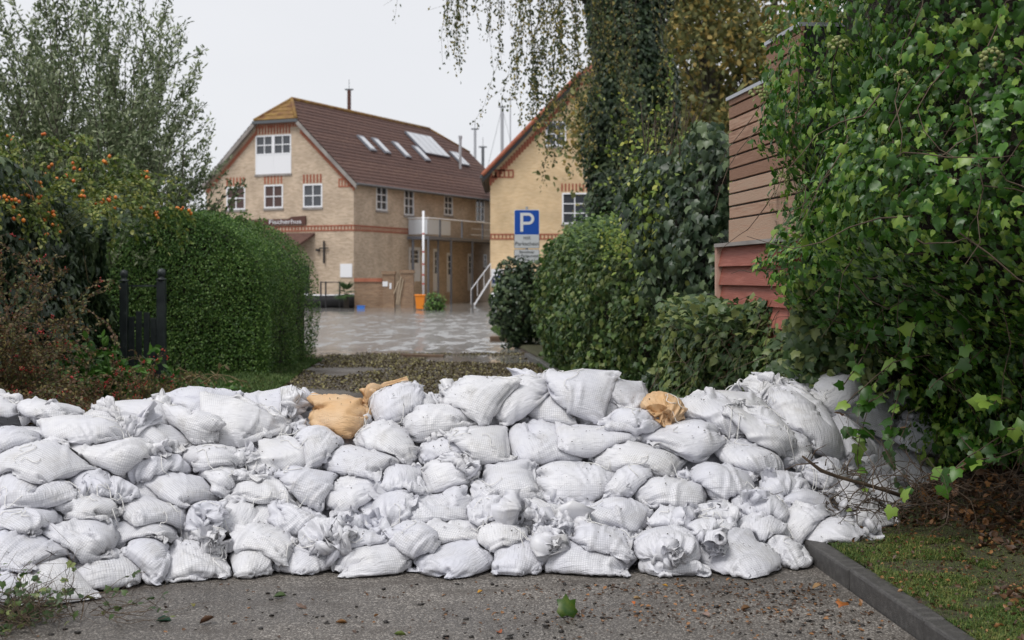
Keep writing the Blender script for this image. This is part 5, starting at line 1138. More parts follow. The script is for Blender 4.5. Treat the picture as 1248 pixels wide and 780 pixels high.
Pt=np.stack([rg.uniform(.9,2.6,3800),rg.uniform(17.,25.4,3800),2.25+rg.normal(0,.14,3800)],1); leaves('top_foliage',Pt-np.array([1.2,21,.1]),frames(np.tile([0,-.3,1.],(3800,1)),rg,.3,.5),rg.uniform(.05,.09,3800),IVY,IVYF,M_hdgR,he)
leaves('lime_shoots',np.stack([rg.normal(1.35,.12,260),rg.normal(16.9,.2,260),rg.normal(2.1,.16,260)],1)-np.array([1.2,21,.1]),frames(np.tile([-.2,-.7,.6],(260,1)),rg,.3,.6),rg.uniform(.04,.07,260),OVL,OVLF,M_lime,he)
# far bush past the timber edging
def blob_bush(name,label,cat,c,rad,n,size,T,TF,mat,seed,thick=.35,core=True,droop=.6,lump=.25,trunk=None,group=None):
    r_=np.random.default_rng(seed); v=r_.normal(0,1,(n,3)); v/=np.linalg.norm(v,axis=1,keepdims=True); 
    lm=1+lump*(vnoise(v[:,0]*2+v[:,1]*1.3+5,v[:,2]*2+v[:,1]+5,1.5)-.5)*2
    dep=1-thick*r_.random(n)**1.5; P=v*np.array(rad)*(lm*dep)[:,None]; root=empty(name,c); tag(root,label,cat,group)
    leaves('foliage',P,frames(v,r_,droop,.6),r_.uniform(size*.7,size*1.3,n),T,TF,mat,root)
    if core:
        V,Fc=icos(1,3); lc=1+lump*(vnoise(V[:,0]*2+V[:,1]*1.3+5,V[:,2]*2+V[:,1]+5,1.5)-.5)*2
        mesh_np('shade_core',V*np.array(rad)*(lc*(1-thick*.95))[:,None],Fc,M_inner,root,smooth=True)  # dark core added, coloured as the shade inside the bush
    return root
blob_bush('round_bush','rounded dark bush beyond the timber edging near the parking sign','bush',(.20,30.0,.98),(.70,.55,1.02),3500,.09,IVY,IVYF,M_ivyD,41)
blob_bush('round_bush','dark bush between the parking sign and the long hedge','bush',(1.38,30.,1.15),(.85,1.2,1.35),4500,.09,IVY,IVYF,M_hdgR,42)
blob_bush('hedge_end','leafy green end of the long hedge just right of the parking sign plates','bush',(1.05,27.4,1.15),(.52,1.5,1.18),3800,.08,IVY,IVYF,M_hdgR,47)
blob_bush('drowned_shrub','small drowned shrub behind the orange bin','bush',(-3.78,64.5,.15),(.55,.45,.65),900,.12,OVL,OVLF,M_hedge,43)
blob_bush('water_shrub','dark shrub standing in water below the white porch','bush',(-.35,66,.6),(.75,.7,.9),1200,.14,OVL,OVLF,M_hedge,44)
# --- clipped hedge on the left (box with a half round top, running away from us)
def clipped():
    r_=np.random.default_rng(51); n=100000; c=np.array([-5.28,20.6,0]); root=empty('clipped_hedge',c); tag(root,'large clipped green hedge with a rounded top left of the road','hedge')
    Wd,zs,rr=1.42,1.35,1.40; Ln=5.3
    per=[zs,math.pi*rr,zs]; tot=sum(per)
    a=int(n*.70); u=r_.random(a)*tot; y=r_.random(a)**1.25*Ln
    ang=np.clip((u-zs)/rr,0,math.pi); x=np.where(u<zs,-Wd,np.where(u>zs+math.pi*rr,Wd,-rr*np.cos(ang)*Wd/rr)); z=np.where(u<zs,u,np.where(u>zs+math.pi*rr,tot-u,zs+rr*np.sin(ang)*.93))
    nx=np.where(u<zs,-1,np.where(u>zs+math.pi*rr,1,-np.cos(ang))); nz_=np.where((u<zs)|(u>zs+math.pi*rr),0,np.sin(ang)); Nn=np.stack([nx,0*nx,nz_],1)
    taper=1-.0*y; groove=-.16*np.exp(-((y-1.55-.12*np.sin(z*2))/.16)**2)
    # vertical pleats left by the trimmer
    lm=.055*np.sin(y*9+.5*np.sin(z*3))*sstep(1.2,2.2,y)+.18*(vnoise(y+3,z+x,1.3)-.5)+.05*(vnoise(y,z*1+x,4.)-.5)
    dep=r_.random(a)**2*.20
    P1=np.stack([x,y,z],1)+Nn*(lm+groove-dep)[:,None]
    b=n-a; th=r_.random(b)*math.pi*2; q=np.sqrt(r_.random(b)); 
    X=(r_.random(b)*2-1)*Wd; Zm=zs+np.sqrt(np.clip(rr**2-(X*rr/Wd)**2,0,None))*.93; Z=r_.random(b)*Zm
    edge=np.clip(np.minimum(Wd-np.abs(X),Zm-Z)/.35,0,1); yo=.30*(1-np.sqrt(1-(1-edge)**2))
    P2=np.stack([X,yo+.07*(vnoise(X+4,Z,1.8)-.5)*2+.04*(vnoise(X+4,Z,6)-.5)+r_.random(b)**2*.2,Z],1); N2=np.stack([np.sign(X)*(1-edge)*.8,-edge-.3,(1-edge)*.6],1); N2/=np.linalg.norm(N2,axis=1,keepdims=True)
    P=np.concatenate([P1,P2]); Nn=np.concatenate([Nn,N2])
    leaves('foliage',P,frames(Nn,r_,-.3,.7,down=(0,0,-1)),r_.uniform(.026,.046,len(P)),OVL,OVLF,M_hedge,root)
    # near-black core, the shade inside the hedge put into its colour
    V=[];na=22
    for yy in (.32,1.4,1.55,1.7,5.2):
        for k in range(na+1):
            if k==0: v=(-Wd+.22,yy,-.1)
            elif k==na: v=(Wd-.22,yy,-.1)
            else: aa=math.pi*(k-1)/(na-2); v=(-(Wd-.22)*math.cos(aa),yy,zs+(rr-.24)*math.sin(aa)*.93)
            if 1.5<yy<1.6: v=(v[0]*.9,v[1],v[2]*.95)
            V.append(v)
    m=MB(); m.add(V,[(i*(na+1)+k,i*(na+1)+k+1,(i+1)*(na+1)+k+1,(i+1)*(na+1)+k) for i in range(4) for k in range(na)]+[tuple(range(na+1)),tuple(4*(na+1)+k for k in range(na,-1,-1))]); m.build('shade_core',M_inner,root)
    m=MB()
    for k in range(130):
        i=int(r_.integers(len(P1))); p=Vector(P1[i]); 
        if P1[i][2]>2.2: m.tube([p,p+Vector((r_.normal(0,.05),r_.normal(0,.05),r_.uniform(.08,.22)))],.003,4)
    o=m.build('sprouting_twigs',M_twig,root); o['kind']='stuff'
    sp_=P1[(P1[:,2]>2.35)&(P1[:,1]>1.9)&(P1[:,1]<3.9)][:500]; leaves('fresh_shoots',sp_+np.array([0,0,1])*r_.uniform(.02,.22,(len(sp_),1)),frames(np.tile([0,-.5,.6],(len(sp_),1)),r_,-.6,.5),r_.uniform(.05,.08,len(sp_)),OVL,OVLF,M_lime2,root)
M_lime2=leafmat('fresh_hedge_leaf',(.06,.13,.02),(.12,.20,.035),rough=.5)
clipped()
# --- ivy covered fence on the left, with rose hips on top
pathI=[(-5.45,19.2),(-5.40,17.),(-5.15,14.5),(-5.0,12.5),(-5.0,10.2)][::-1]
pathI=[(-5.80,19.0),(-5.62,17.),(-5.2,14.5),(-5.05,12.5),(-5.0,10.0)]
topI=prof([0,1,3,5,9.2],[2.2,2.35,2.5,2.7,2.9])
pathI2=[(-6.5,19.6),(-5.92,19.5)]+pathI[1:]
P,Nn,s,z=path_surface(pathI2,15000,.1,lambda s:topI(s),rg,.4,lambda s,z:.0*s,lump=.16)
fe=plant('ivy_fence','dark green ivy covering the garden fence left of the black gate','ivy',(-5.3,15,.1),P,Nn,rg.uniform(.07,.13,len(P)),IVY,IVYF,M_ivyD,35,300,jit=.34,droop=1.0)
backing(pathI2,-.1,lambda s:topI(s)-.2,.38,fe,base=(-5.3,15,.1)); plant.depth=0
Pt=np.stack([rg.uniform(-6.4,-5.2,2500),rg.uniform(11,19.,2500),2.45+rg.normal(0,.15,2500)],1); leaves('top_foliage',Pt-np.array([-5.3,15,.1]),frames(np.tile([0,-.3,1.],(2500,1)),rg,.3,.5),rg.uniform(.05,.09,2500),IVY,IVYF,M_ivyD,fe)
vines(26,P[P[:,2]>1],Nn[P[:,2]>1],rg,fe,(-5.3,15,.1),material('pale_vine',(.16,.13,.07),(.28,.23,.13),scale=5,rough=.8),ln=(.3,.9),r=.006,out=.08)
# arching shrub helper: stems with leaves (and fruit)
def shrub(name,label,cat,base,n,L_,spread,lean,T,TF,mat,lsize,per,seed,fruit=None,fm=None,fr=.012,fc=.1,stemr=.010,droop=.35,sub=2,stem=None,ldrop=.3,z0=0,flen=None,fstart=.35,clump=5,group=None,trunk=None,taper=1.,jit=1.,brj=.55,lj=.55,lo=.012,xmax=99):
    r_=np.random.default_rng(seed); root=empty(name,base); tag(root,label,cat,group); m=MB(); LP=[];LD=[];FP=[]
    def grow(p,d,L_,r,depth):
        k=9 if depth==0 else 6; pts=[p.copy()]; 
        for q in range(k):
            d=d+r_.normal(0,.10,3)+np.array([0,0,-droop*(q/k)**1.5*.35*(1 if depth else .6)]); d/=np.linalg.norm(d); p=p+d*L_/k
            if p[0]+base[0]>xmax-r_.random()**2*1.6: break
            pts.append(p.copy())
            nl=int(per*L_/k+r_.random())
            if depth>0 or q>k*fstart:
                for _ in range(nl): LP.append(p-d*L_/k*r_.random()+r_.normal(0,lo,3)); LD.append(d+r_.normal(0,lj,3))
                if fruit and r_.random()<fc: 
                    c=p+r_.normal(0,.03,3)
                    for _ in range(int(r_.integers(2,clump+1))): FP.append(c+r_.normal(0,fr*1.7,3))
            if depth<sub and q>=k*fstart and r_.random()<(.75 if depth==0 else .5):
                dd=d+r_.normal(0,brj,3); dd/=np.linalg.norm(dd); grow(p,dd,L_*r_.uniform(.22,.42),r*.5,depth+1)
        if len(pts)<2: return
        m.tube([tuple(a) for a in pts],[max(r*(1-.8*q/len(pts)),.0018) for q in range(len(pts))],4,caps=False)
    for i in range(n):
        a=r_.uniform(0,6.28); rr=r_.random()**.5*spread; p=np.array([math.cos(a)*rr*.3,math.sin(a)*rr*.3,z0]); d=np.array([math.cos(a)*rr+lean[0],math.sin(a)*rr+lean[1],1.]); grow(p,d/np.linalg.norm(d),L_*r_.uniform(.6,1.1),stemr*r_.uniform(.6,1.2),0)
    o=m.build('branches',stem or M_twig,root,smooth=True); o['kind']='stuff'
    LP=np.array(LP); LD=np.array(LD); LD/=np.linalg.norm(LD,axis=1,keepdims=True)
    n_=r_.normal(0,1,LD.shape)+np.array([0,-.4,.6]); t=LD+np.array([0,0,-ldrop]); t/=np.linalg.norm(t,axis=1,keepdims=True); n_-=t*(n_*t).sum(1,keepdims=True); n_/=np.linalg.norm(n_,axis=1,keepdims=True); R=np.stack([np.cross(t,n_),t,n_],-1)
    leaves('foliage',LP,R,r_.uniform(lsize*.7,lsize*1.25,len(LP)),T,TF,mat,root)
    if fruit and FP: o=spheres(fruit,FP,r_.uniform(fr*.8,fr*1.15,len(FP)),fm,root,1.15); o['kind']='stuff'
    print(name,len(LP),len(FP)); return root
M_hip=material('rose_hip',(.50,.11,.012),(.65,.20,.02),scale=4,rough=.35,island=.6); M_berry=material('red_berry',(.25,.012,.015),(.40,.03,.02),scale=4,rough=.3,island=.5)
M_roseleaf=leafmat('rose_leaf',(.07,.12,.02),(.17,.23,.04),(.28,.30,.07),rough=.5,trans=.3)
M_gstem=flat('green_stem',(.10,.12,.04),.6)
shrub('rose_shrub','arching wild rose shrub with orange hips on top of the ivy fence','shrub',(-5.6,15.2,2.1),46,1.35,1.5,(.25,-.3),OVL,OVLF,M_roseleaf,.05,60,61,'rose_hips',M_hip,.021,.022,.007,droop=1.6,stem=M_gstem,clump=4)
shrub('rose_shrub','wild rose stems with orange hips at the left picture edge','shrub',(-5.7,12.9,2.0),36,1.2,1.5,(.2,-.2),OVL,OVLF,M_roseleaf,.045,55,62,'rose_hips',M_hip,.019,.022,.007,droop=1.6,stem=M_gstem,clump=4)
shrub('berry_shrub','brown twiggy shrub full of red berries at the lower left','shrub',(-4.2,10.2,.0),60,.95,1.1,(.15,-.1),OVL,OVLF,M_redl,.028,80,63,'berries',M_berry,.0065,.05,.006,droop=1.3,clump=7,fstart=.15)
shrub('berry_shrub','twiggy red berried shrub reaching up the left picture edge','shrub',(-4.7,11.4,.1),50,1.45,.6,(.05,-.05),OVL,OVLF,M_redl,.03,60,64,'berries',M_berry,.0065,.035,.007,droop=1.2,clump=7,fstart=.15)
shrub('berry_shrub','small low red berried shrub next to the green weeds','shrub',(-3.9,12.6,.1),30,.8,1.2,(.2,-.2),OVL,OVLF,M_redl,.03,60,65,'berries',M_berry,.007,.05,.005,droop=1.2,clump=6,fstart=.1)
M_weed=leafmat('weed_leaf',(.04,.12,.015),(.09,.20,.03),rough=.5,trans=.25)
shrub('leafy_weeds','bright green leafy weeds at the foot of the ivy fence','weeds',(-4.6,13.9,.05),34,.75,1.4,(0,0),OVL,OVLF,M_weed,.10,26,66,droop=.8,stem=M_gstem,fstart=.1)
shrub('leafy_weeds','low green weeds in front of the black gate','weeds',(-4.5,16.2,.05),40,.38,2.6,(0,0),OVL,OVLF,M_weed,.07,30,67,droop=.8,stem=M_gstem,fstart=.1)
shrub('dry_stalks','bent dry straw coloured stalks in front of the gate post','dry plant',(-4.55,17.,.05),16,.7,1.2,(.2,0),NAR,NARF,leafmat('straw',(.22,.16,.08),(.34,.26,.14)),.10,6,68,droop=2.2,stem=flat('straw_stem',(.38,.27,.15),.7),stemr=.009,sub=1)
# --- multi stemmed tree on the left
shrub('multi_stem_tree','tall loose multi-stemmed tree with narrow grey green leaves, left','tree',(-7.1,22.4,.0),84,5.1,.68,(-.02,0),NAR,NARF,M_olive,.095,50,71,stemr=.022,droop=-.3,sub=2,stem=M_bark,fstart=.30,ldrop=-.1,brj=.34,lj=.9,lo=.035,xmax=-4.35)
shrub('multi_stem_tree','second loose grey green tree at the left picture edge','tree',(-9.0,23.5,.0),56,4.9,.7,(-.03,0),NAR,NARF,M_olive,.095,50,72,stemr=.022,droop=-.3,sub=2,stem=M_bark,fstart=.25,ldrop=-.1,brj=.34,lj=.9,lo=.035,xmax=-4.35)
# dark garden shrubs behind the gate
blob_bush('garden_shrub','dark twiggy garden shrub seen through the gap above the gate','bush',(-6.9,22.2,1.1),(1.0,.8,1.5),3500,.08,OVL,OVLF,M_hedge,45,thick=.6)
blob_bush('garden_shrub','dark garden shrub behind the ivy fence, under the tree','bush',(-9.4,22.,1.6),(2.2,1.2,1.9),5000,.09,OVL,OVLF,M_hedge,46,thick=.5)
# --- weeping birch with ivy clad trunk
def ivytree():
    r_=np.random.default_rng(81); B_=np.array([2.35,26.5,0]); root=empty('weeping_birch',B_); tag(root,'weeping birch with an ivy wrapped trunk and hanging twigs in front of the yellow house','tree')
    m=MB(); m.tube([(0,0,-.2),(.05,0,3),(0,0,6),(.1,0,9)],[.32,.27,.22,.16],10); m.build('trunk',M_bark,root,smooth=True)
    n=34000; z=r_.uniform(1.2,9.5,n); a=r_.uniform(0,6.283,n); rad=(.66+.08*np.sin(z*1.7)+.42*(vnoise(a*1.2+3,z*1.+1,1.2)-.4))*np.clip((10.2-z)/2,0.3,1); rad*=np.where(z<3.2,1.1,1)
    d=r_.random(n)**1.6*.35; P=np.stack([np.cos(a)*(rad-d)*1.15,np.sin(a)*(rad-d),z],1); Nn=np.stack([np.cos(a),np.sin(a),0*a+.3],1)
    o=leaves('ivy_foliage',P,frames(Nn,r_,.9,.45),r_.uniform(.07,.12,n),IVY,IVYF,M_ivyD,root)
    m=MB(); m.tube([(0,0,.2),(0,0,3),(0,0,6),(0,0,9.3)],[.54,.52,.50,.47],12); m.build('shade_core',M_inner,root)  # dark core sleeve added, coloured as shade under the ivy
    # limbs and hanging strands
    lm=MB(); tw=MB(); LP=[];LD=[]
    def strand(p,L_,dens=1.,r=.005):
        k=max(5,int(L_/.18)); pts=[]; d=np.array([r_.normal(0,.15),r_.normal(0,.15),-1.])
        for q in range(k+1):
            pts.append(p-B_); d=d*.9+np.array([r_.normal(0,.07),r_.normal(0,.07),-.14]); d/=np.linalg.norm(d); 
            for _ in range(int(dens*7+r_.random())): LP.append(p-B_+d*L_/k*r_.random()+r_.normal(0,.035,3)); LD.append(np.array([r_.normal(0,.5),r_.normal(0,.5),-.8]))
            if r_.random()<.4*dens:
                dd=d+r_.normal(0,.6,3); dd[2]=-abs(dd[2]); dd/=np.linalg.norm(dd); l2=r_.uniform(.15,.4); e=p+dd*l2; tw.tube([tuple(p-B_),tuple(e-B_+np.array([0,0,-.05]))],[.003,.0015],3,caps=False)
                for _ in range(int(6*dens)+1): LP.append(p-B_+dd*l2*r_.random()+r_.normal(0,.02,3)); LD.append(np.array([r_.normal(0,.5),r_.normal(0,.5),-.8]))
            p=p+d*L_/k
        tw.tube([tuple(a) for a in pts],[r*(1-.7*q/len(pts)) for q in range(len(pts))],4,caps=False)
    for (x,y,z_) in ((-3.9,-2.,8.8),(-2.3,-1.6,8.4),(-1.0,-2.2,8.2),(-.2,-2.4,8.),(1.2,-2.,8.2),(1.8,-.5,8.5),(-5.0,-1,9.0)):
        lm.tube([(0,0,6.4),(x*.4,y*.4,8.2),(x*.75,y*.75,8.9),(x,y,z_)],[.11,.08,.05,.02],6)
    lm.build('limbs',M_bark,root,smooth=True)
    spec=[ # photo column range, bottom row range, count, density
        (548,592,20,90,14,.75),(496,500,12,34,1,.4),(560,580,80,100,3,.3),(628,664,90,165,12,1.0),(655,690,120,200,14,1.0),(690,715,170,225,9,.9),(715,735,120,235,5,.8),(735,750,60,215,5,.7),(782,802,120,230,6,.7),(806,822,40,120,2,.6),(612,632,60,95,3,.6),(592,630,5,30,5,.6)]
    for a_,b_,ya,yb,c,dn in spec:
        for k in range(c):
            px=r_.uniform(a_,b_); Yd=24.6+r_.uniform(-1.2,.6); bot=pt(px,r_.uniform(ya,yb),Yd); ztop=8.6; strand(np.array([bot.x+r_.normal(0,.05),Yd,ztop]),ztop-bot.z,dn)
    o=tw.build('hanging_twigs',M_twig,root,smooth=True); o['kind']='stuff'
    LP=np.array(LP);LD=np.array(LD); vis=LP[:,2]>0; LP,LD=LP[vis],LD[vis]
    t=LD/np.linalg.norm(LD,axis=1,keepdims=True); n_=r_.normal(0,1,t.shape); n_-=t*(n_*t).sum(1,keepdims=True); n_/=np.linalg.norm(n_,axis=1,keepdims=True)
    leaves('birch_foliage',LP,np.stack([np.cross(t,n_),t,n_],-1),r_.uniform(.04,.075,len(LP)),OVL,OVLF,M_birch,root); print('birch',len(LP))
ivytree()
# --- autumn trees behind
def autumn(name,label,c,h,rad,n,seed,mat,size=.16):
    r_=np.random.default_rng(seed); root=empty(name,c); tag(root,label,'tree',group='autumn trees behind the shed'); m=MB(); m.tube([(0,0,-.3),(0,0,h*.4),(.2,0,h*.9)],[.28,.2,.05],8)
    cl=[]
    for k in range(26):
        a=r_.uniform(0,6.28); z_=h*r_.uniform(.3,1.); rr=rad*r_.uniform(.2,1)*math.sin(math.pi*min(.95,z_/h))**.5; e=np.array([math.cos(a)*rr,math.sin(a)*rr,z_]); cl.append(e); m.tube([(0,0,z_*.65),tuple(e*.6+np.array([0,0,z_*.35])),tuple(e)],[.06,.04,.015],5,caps=False)
    m.build('branches',M_bark,root,smooth=True)
    ci=r_.integers(len(cl),size=n); P=np.array(cl)[ci]+r_.normal(0,1,(n,3))*np.array([.75,.75,.55])*rad*.26
    leaves('foliage',P,frames(r_.normal(0,1,(n,3))+np.array([0,0,.5]),r_,.4,.5),r_.uniform(size*.6,size*1.2,n),OVL,OVLF,mat,root)
autumn('autumn_tree','yellow brown autumn tree right of the ivy trunk',(6.3,42,0),13,4.2,22000,91,M_autumn,.22)
autumn('autumn_tree','thin autumn tree with bare twigs above the wooden shed',(9.0,46,0),12.5,3.8,16000,92,M_autumn,.22)
autumn('autumn_tree','green brown tree just behind the ivy trunk',(5.0,50,0),11.5,3.8,16000,93,M_birch,.2)
blob_bush('background_hedge','dense green bushes between the ivy trunk and the wooden shed','bush',(4.6,30,2.2),(2.2,1.5,2.6),5000,.12,OVL,OVLF,M_hdgR,94)
blob_bush('background_hedge','dense dark bushes far behind the shed','bush',(9.6,38,2.6),(3.6,1.5,3.4),5000,.16,OVL,OVLF,M_hdgR,95)
# lime coloured sapling above the hedge
shrub('lime_sapling','pale lime green sapling rising behind the long hedge','shrub',(1.93,17.6,.6),14,2.9,.2,(-.02,0),OVL,OVLF,M_lime,.055,13,96,droop=.2,stem=M_gstem,fstart=.45)
print('plants',round(time.time()-T0,1))
# ------------------------------------------------------------------ shed, gate, edging
M_cedar=material('weathered_cedar',(.25,.135,.085),(.42,.26,.18),scale=3,rough=.75,stretch=(5,.9,22),objrand=.95,c3=(.41,.28,.20),bump=.5,bscale=10)
M_redb=material('red_stained_board',(.26,.075,.050),(.38,.13,.095),scale=3,rough=.6,stretch=(5,.9,16),objrand=.35,bump=.4,bscale=10)
M_flash=flat('zinc_flashing',(.42,.44,.48),.4,.3); M_pink=material('bleached_trim',(.42,.25,.19),(.52,.34,.27),scale=4,rough=.8,stretch=(4,4,1))
sh=empty('wooden_shed',(1.9,11.5,0),math.atan(.108)); tag(sh,'wooden shed of horizontal brown planks above red painted boards, right side','shed')
# local: -y runs towards us, side face at x=0
m=MB(); m.box((.03,-1.95,-.1),(2.4,0,3.14)); m.box((.03,-1.95,3.14),(2.4,-1.09,3.42)); m.build('body',M_dark,sh)
rs=np.random.default_rng(11); zz=1.90; k=0
while zz<3.13:
    h=.20 if k==0 else .093; top=min(zz+h,3.145); t=rs.normal(0,.003); m=MB(); m.box((-.0+t,-1.95,zz),(.026+t,rs.normal(0,.004),top)); m.build('plank',M_cedar,sh,bevel=.003); zz+=h+.016; k+=1
zz=3.175
while zz<3.4: t=rs.normal(0,.003); m=MB(); m.box((t,-1.95,zz),(.026+t,-1.10+rs.normal(0,.004),min(zz+.098,3.43))); m.build('plank',M_cedar,sh,bevel=.003); zz+=.109
m=MB(); m.box((-.02,-1.085,3.146),(2.4,.03,3.175)); m.build('flashing',M_flash,sh); m=MB(); m.box((-.02,-1.95,3.432),(2.4,-1.07,3.46)); m.build('flashing',M_flash,sh)
zz=1.86; 
while zz>0: m=MB(); t=rs.normal(0,.002); m.add([(-.085+t,-2.0,zz-.165),(-.085+t,.04,zz-.165),(-.045+t,.04,zz),(-.045+t,-2.0,zz),(.02,-2.0,zz-.165),(.02,.04,zz-.165),(.02,.04,zz),(.02,-2.0,zz)],[(0,1,2,3),(7,6,5,4),(0,4,5,1),(3,2,6,7),(1,5,6,2),(0,3,7,4)]); m.build('red_board',M_redb,sh); zz-=.160
m=MB(); m.box((-.10,.045,0),(.03,.10,1.88)); m.build('corner_trim',M_pink,sh); m=MB(); m.box((-.11,-1.95,1.864),(.028,.09,1.895)); m.build('sill_board',M_grayw,sh)
# garden gate
M_gate=material('dark_green_paint',(.016,.022,.024),(.035,.045,.045),scale=6,rough=.5,c3=(.10,.12,.11))
gt=empty('garden_gate',(-5.55,19.7,.03)); tag(gt,'dark painted garden gate with ball topped posts between ivy fence and hedge','gate')
for x,h,r_ in ((-.27,1.50,.055),(.29,1.52,.062)):
    m=MB(); m.box((x-r_,-r_,-.2),(x+r_,r_,h)); m.build('gate_post',M_gate,gt,bevel=.008)
    m=MB(); m.lathe([(0,h),(r_*1.3,h+.005),(r_*1.3,h+.03),(r_*.6,h+.04),(r_*.95,h+.075),(r_*1.1,h+.12),(r_*.9,h+.165),(0,h+.19)],(x,0,0),12); m.build('ball_finial',M_gate,gt,smooth=True)
for k,(x,h) in enumerate(((-.16,.98),(-.05,1.06),(.07,1.04),(.17,.96))): m=MB(); m.box((x-.045,-.012,.08),(x+.045,.012,h)); m.build('gate_board',M_gate,gt,bevel=.004)
for z_ in (.25,.85,1.46): m=MB(); m.box((-.21,.014,z_-.03),(.22,.05,z_+.03 if z_<1.3 else z_-.005)); m.build('gate_rail',M_gate,gt)
# grey post and rail beside the low hedge
pr=empty('metal_post',(1.92,13.0,.1)); tag(pr,'dark square post with a grey rail between ivy column and red boards','post')
m=MB(); m.box((-.05,-.05,0),(.05,.05,1.30)); m.box((-.065,-.065,1.30),(.065,.065,1.34)); m.build('post',M_dark,pr,bevel=.004); m=MB(); m.box((.051,-.02,1.17),(.8,.02,1.21)); m.build('rail',M_zincl,pr)
# timber edging by the water
M_sleeper=material('old_sleeper',(.09,.055,.035),(.17,.11,.07),scale=5,rough=.8,stretch=(1,6,6),bump=.5)
m=MB(); m.box((-.5,-.12,-.15),(.55,.12,.12)); te=m.build('timber_edging',M_sleeper,None,bevel=.015); te.location=(pt(621,0,33.5).x,33.5,-.02); te.rotation_euler=(0,0,.06); tag(te,'brown timber beam edging the grass at the water line, right of the road','beam')
m=MB(); m.box((-.45,-.09,-.1),(.45,.09,.03)); te=m.build('drifted_board',M_sleeper,None,bevel=.01); te.location=(pt(515,0,27).x,27,-.01); te.rotation_euler=(.03,.02,-.12); tag(te,'dark soaked board lying at the edge of the flood water','board')
# ------------------------------------------------------------------ grass
M_blade=leafmat('grass_blade',(.050,.090,.016),(.10,.19,.028),(.24,.24,.07),rough=.6,trans=.25,scale=2)
M_bladeD=leafmat('lawn_blade',(.045,.095,.018),(.085,.16,.03),(.13,.19,.05),rough=.6,trans=.25,scale=2)
def blades(name,label,x,y,h,mat,seed,w=.0035,lean=.5):
    r_=np.random.default_rng(seed); n=len(x); z=gz(x,y)+.002; a=r_.uniform(0,6.28,n); hh=h*r_.uniform(.4,1.2,n); ln=r_.uniform(.2,1.3,n)*lean
    dx,dy=np.cos(a),np.sin(a); wx,wy=-dy*w,dx*w
    b=np.stack([x,y,z],1); mid=b+np.stack([dx*hh*ln*.4,dy*hh*ln*.4,hh*.6],1); tip=b+np.stack([dx*hh*ln*1.2,dy*hh*ln*1.2,hh*np.clip(1-.35*ln,.25,1)],1); W_=np.stack([wx,wy,0*wx],1)
    V=np.stack([b-W_,b+W_,mid+W_*.8,mid-W_*.8,tip],1).reshape(-1,3); q=np.arange(n)[:,None]*5
    Fc=np.concatenate([q+[0,1,2],q+[0,2,3],q+[3,2,4]]); o=mesh_np(name,V,Fc,mat); tag(o,label,'grass',kind='stuff'); return o
rg=np.random.default_rng(5)
def verge_pts(n,y0,y1,w0,w1,thr,yp=1.):
    y=y0+(y1-y0)*rg.random(n)**yp; x=kerbx(y)+w0+(w1-w0)*rg.random(n); k=vnoise(x,y,3.1)*.6+vnoise(x+5,y,9.)*.4-.34*sstep(.5,1.0,x-kerbx(y))+.08*(1-sstep(5.5,7.5,y))>thr; return x[k],y[k]
x,y=verge_pts(100000,4.6,8.4,.10,1.35,.52); blades('grass','patchy wet mossy grass on the verge right of the kerb',x,y,.030,M_blade,1,w=.0016,lean=1.3)
x=None
yy=5.+3.4*rg.random(26000); xx=kerbx(yy)+.1+1.3*rg.random(26000); blades('grass','thin sprinkling of short grass between the moss patches of the verge',xx,yy,.014,M_blade,9,w=.0014,lean=1.6)
x,y=verge_pts(26000,10,24,-.02,.7,.20); blades('grass','strip of grass at the foot of the long right-hand hedge',x,y,.09,M_bladeD,2,w=.005)
y=33+8*rg.random(6000); x=kerbx(y)+rg.uniform(.0,1.2,6000); blades('grass','grass behind the timber edging by the water',x,y,.10,M_bladeD,3,w=.01)
y=14.5+12*rg.random(60000)**1.2; x=leftx(y)+.05-rg.random(60000)**1.3*2.6; k=vnoise(x,y,2.)>.15; blades('grass','lawn strip in front of the clipped hedge left of the road',x[k],y[k],.065,M_bladeD,4,w=.005)
# ------------------------------------------------------------------ fallen leaves, clods, twigs
M_litter=leafmat('fallen_leaf',(.055,.028,.014),(.12,.060,.028),(.28,.13,.045),rough=.5,trans=.1,scale=5,objrand=.8)
M_litter2=leafmat('fallen_leaf_mixed',(.07,.05,.028),(.15,.12,.06),(.28,.25,.10),rough=.5,trans=.1,scale=5)
CUR=np.array([(0,0,0),(.22,.18,.10),(.33,.5,.16),(.18,.8,.10),(0,1,.02),(-.2,.8,.14),(-.34,.5,.18),(-.2,.16,.08),(0,.5,-.02)]); CURF=[(8,i,(i+1)%8) for i in range(8)]
def litter(name,label,x,y,size,mat,seed,zoff=.004,flatn=.35,T=CUR,TF=CURF,zf=None):
    r_=np.random.default_rng(seed); n=len(x); z=(gz(x,y) if zf is None else zf)+zoff; R=frames(np.tile([0,0,1.],(n,1)),r_,.0,flatn,(1,0,0)); o=leaves(name,np.stack([x,y,z],1),R,size,T,TF,mat,None); tag(o,label,'fallen leaves',kind='stuff'); return o
y=5.2+4.6*rg.random(9000); d=.45+2.2*rg.random(9000)**.8; x=kerbx(y)+d; k=(vnoise(x,y,2.4)+.55*sstep(.7,1.3,d)>.62)
litter('leaf_litter','brown leaf litter on the soil under the right-hand ivy',x[k],y[k],rg.uniform(.02,.065,k.sum()),M_litter,7,zoff=.012,flatn=.7)
y=5.3+3.0*rg.random(1700); x=kerbx(y)+rg.uniform(.05,1.3,1700); litter('scattered_leaves','small fallen leaves scattered over the grass verge',x,y,rg.uniform(.008,.030,1700),M_litter,8,zoff=.02,flatn=.6)
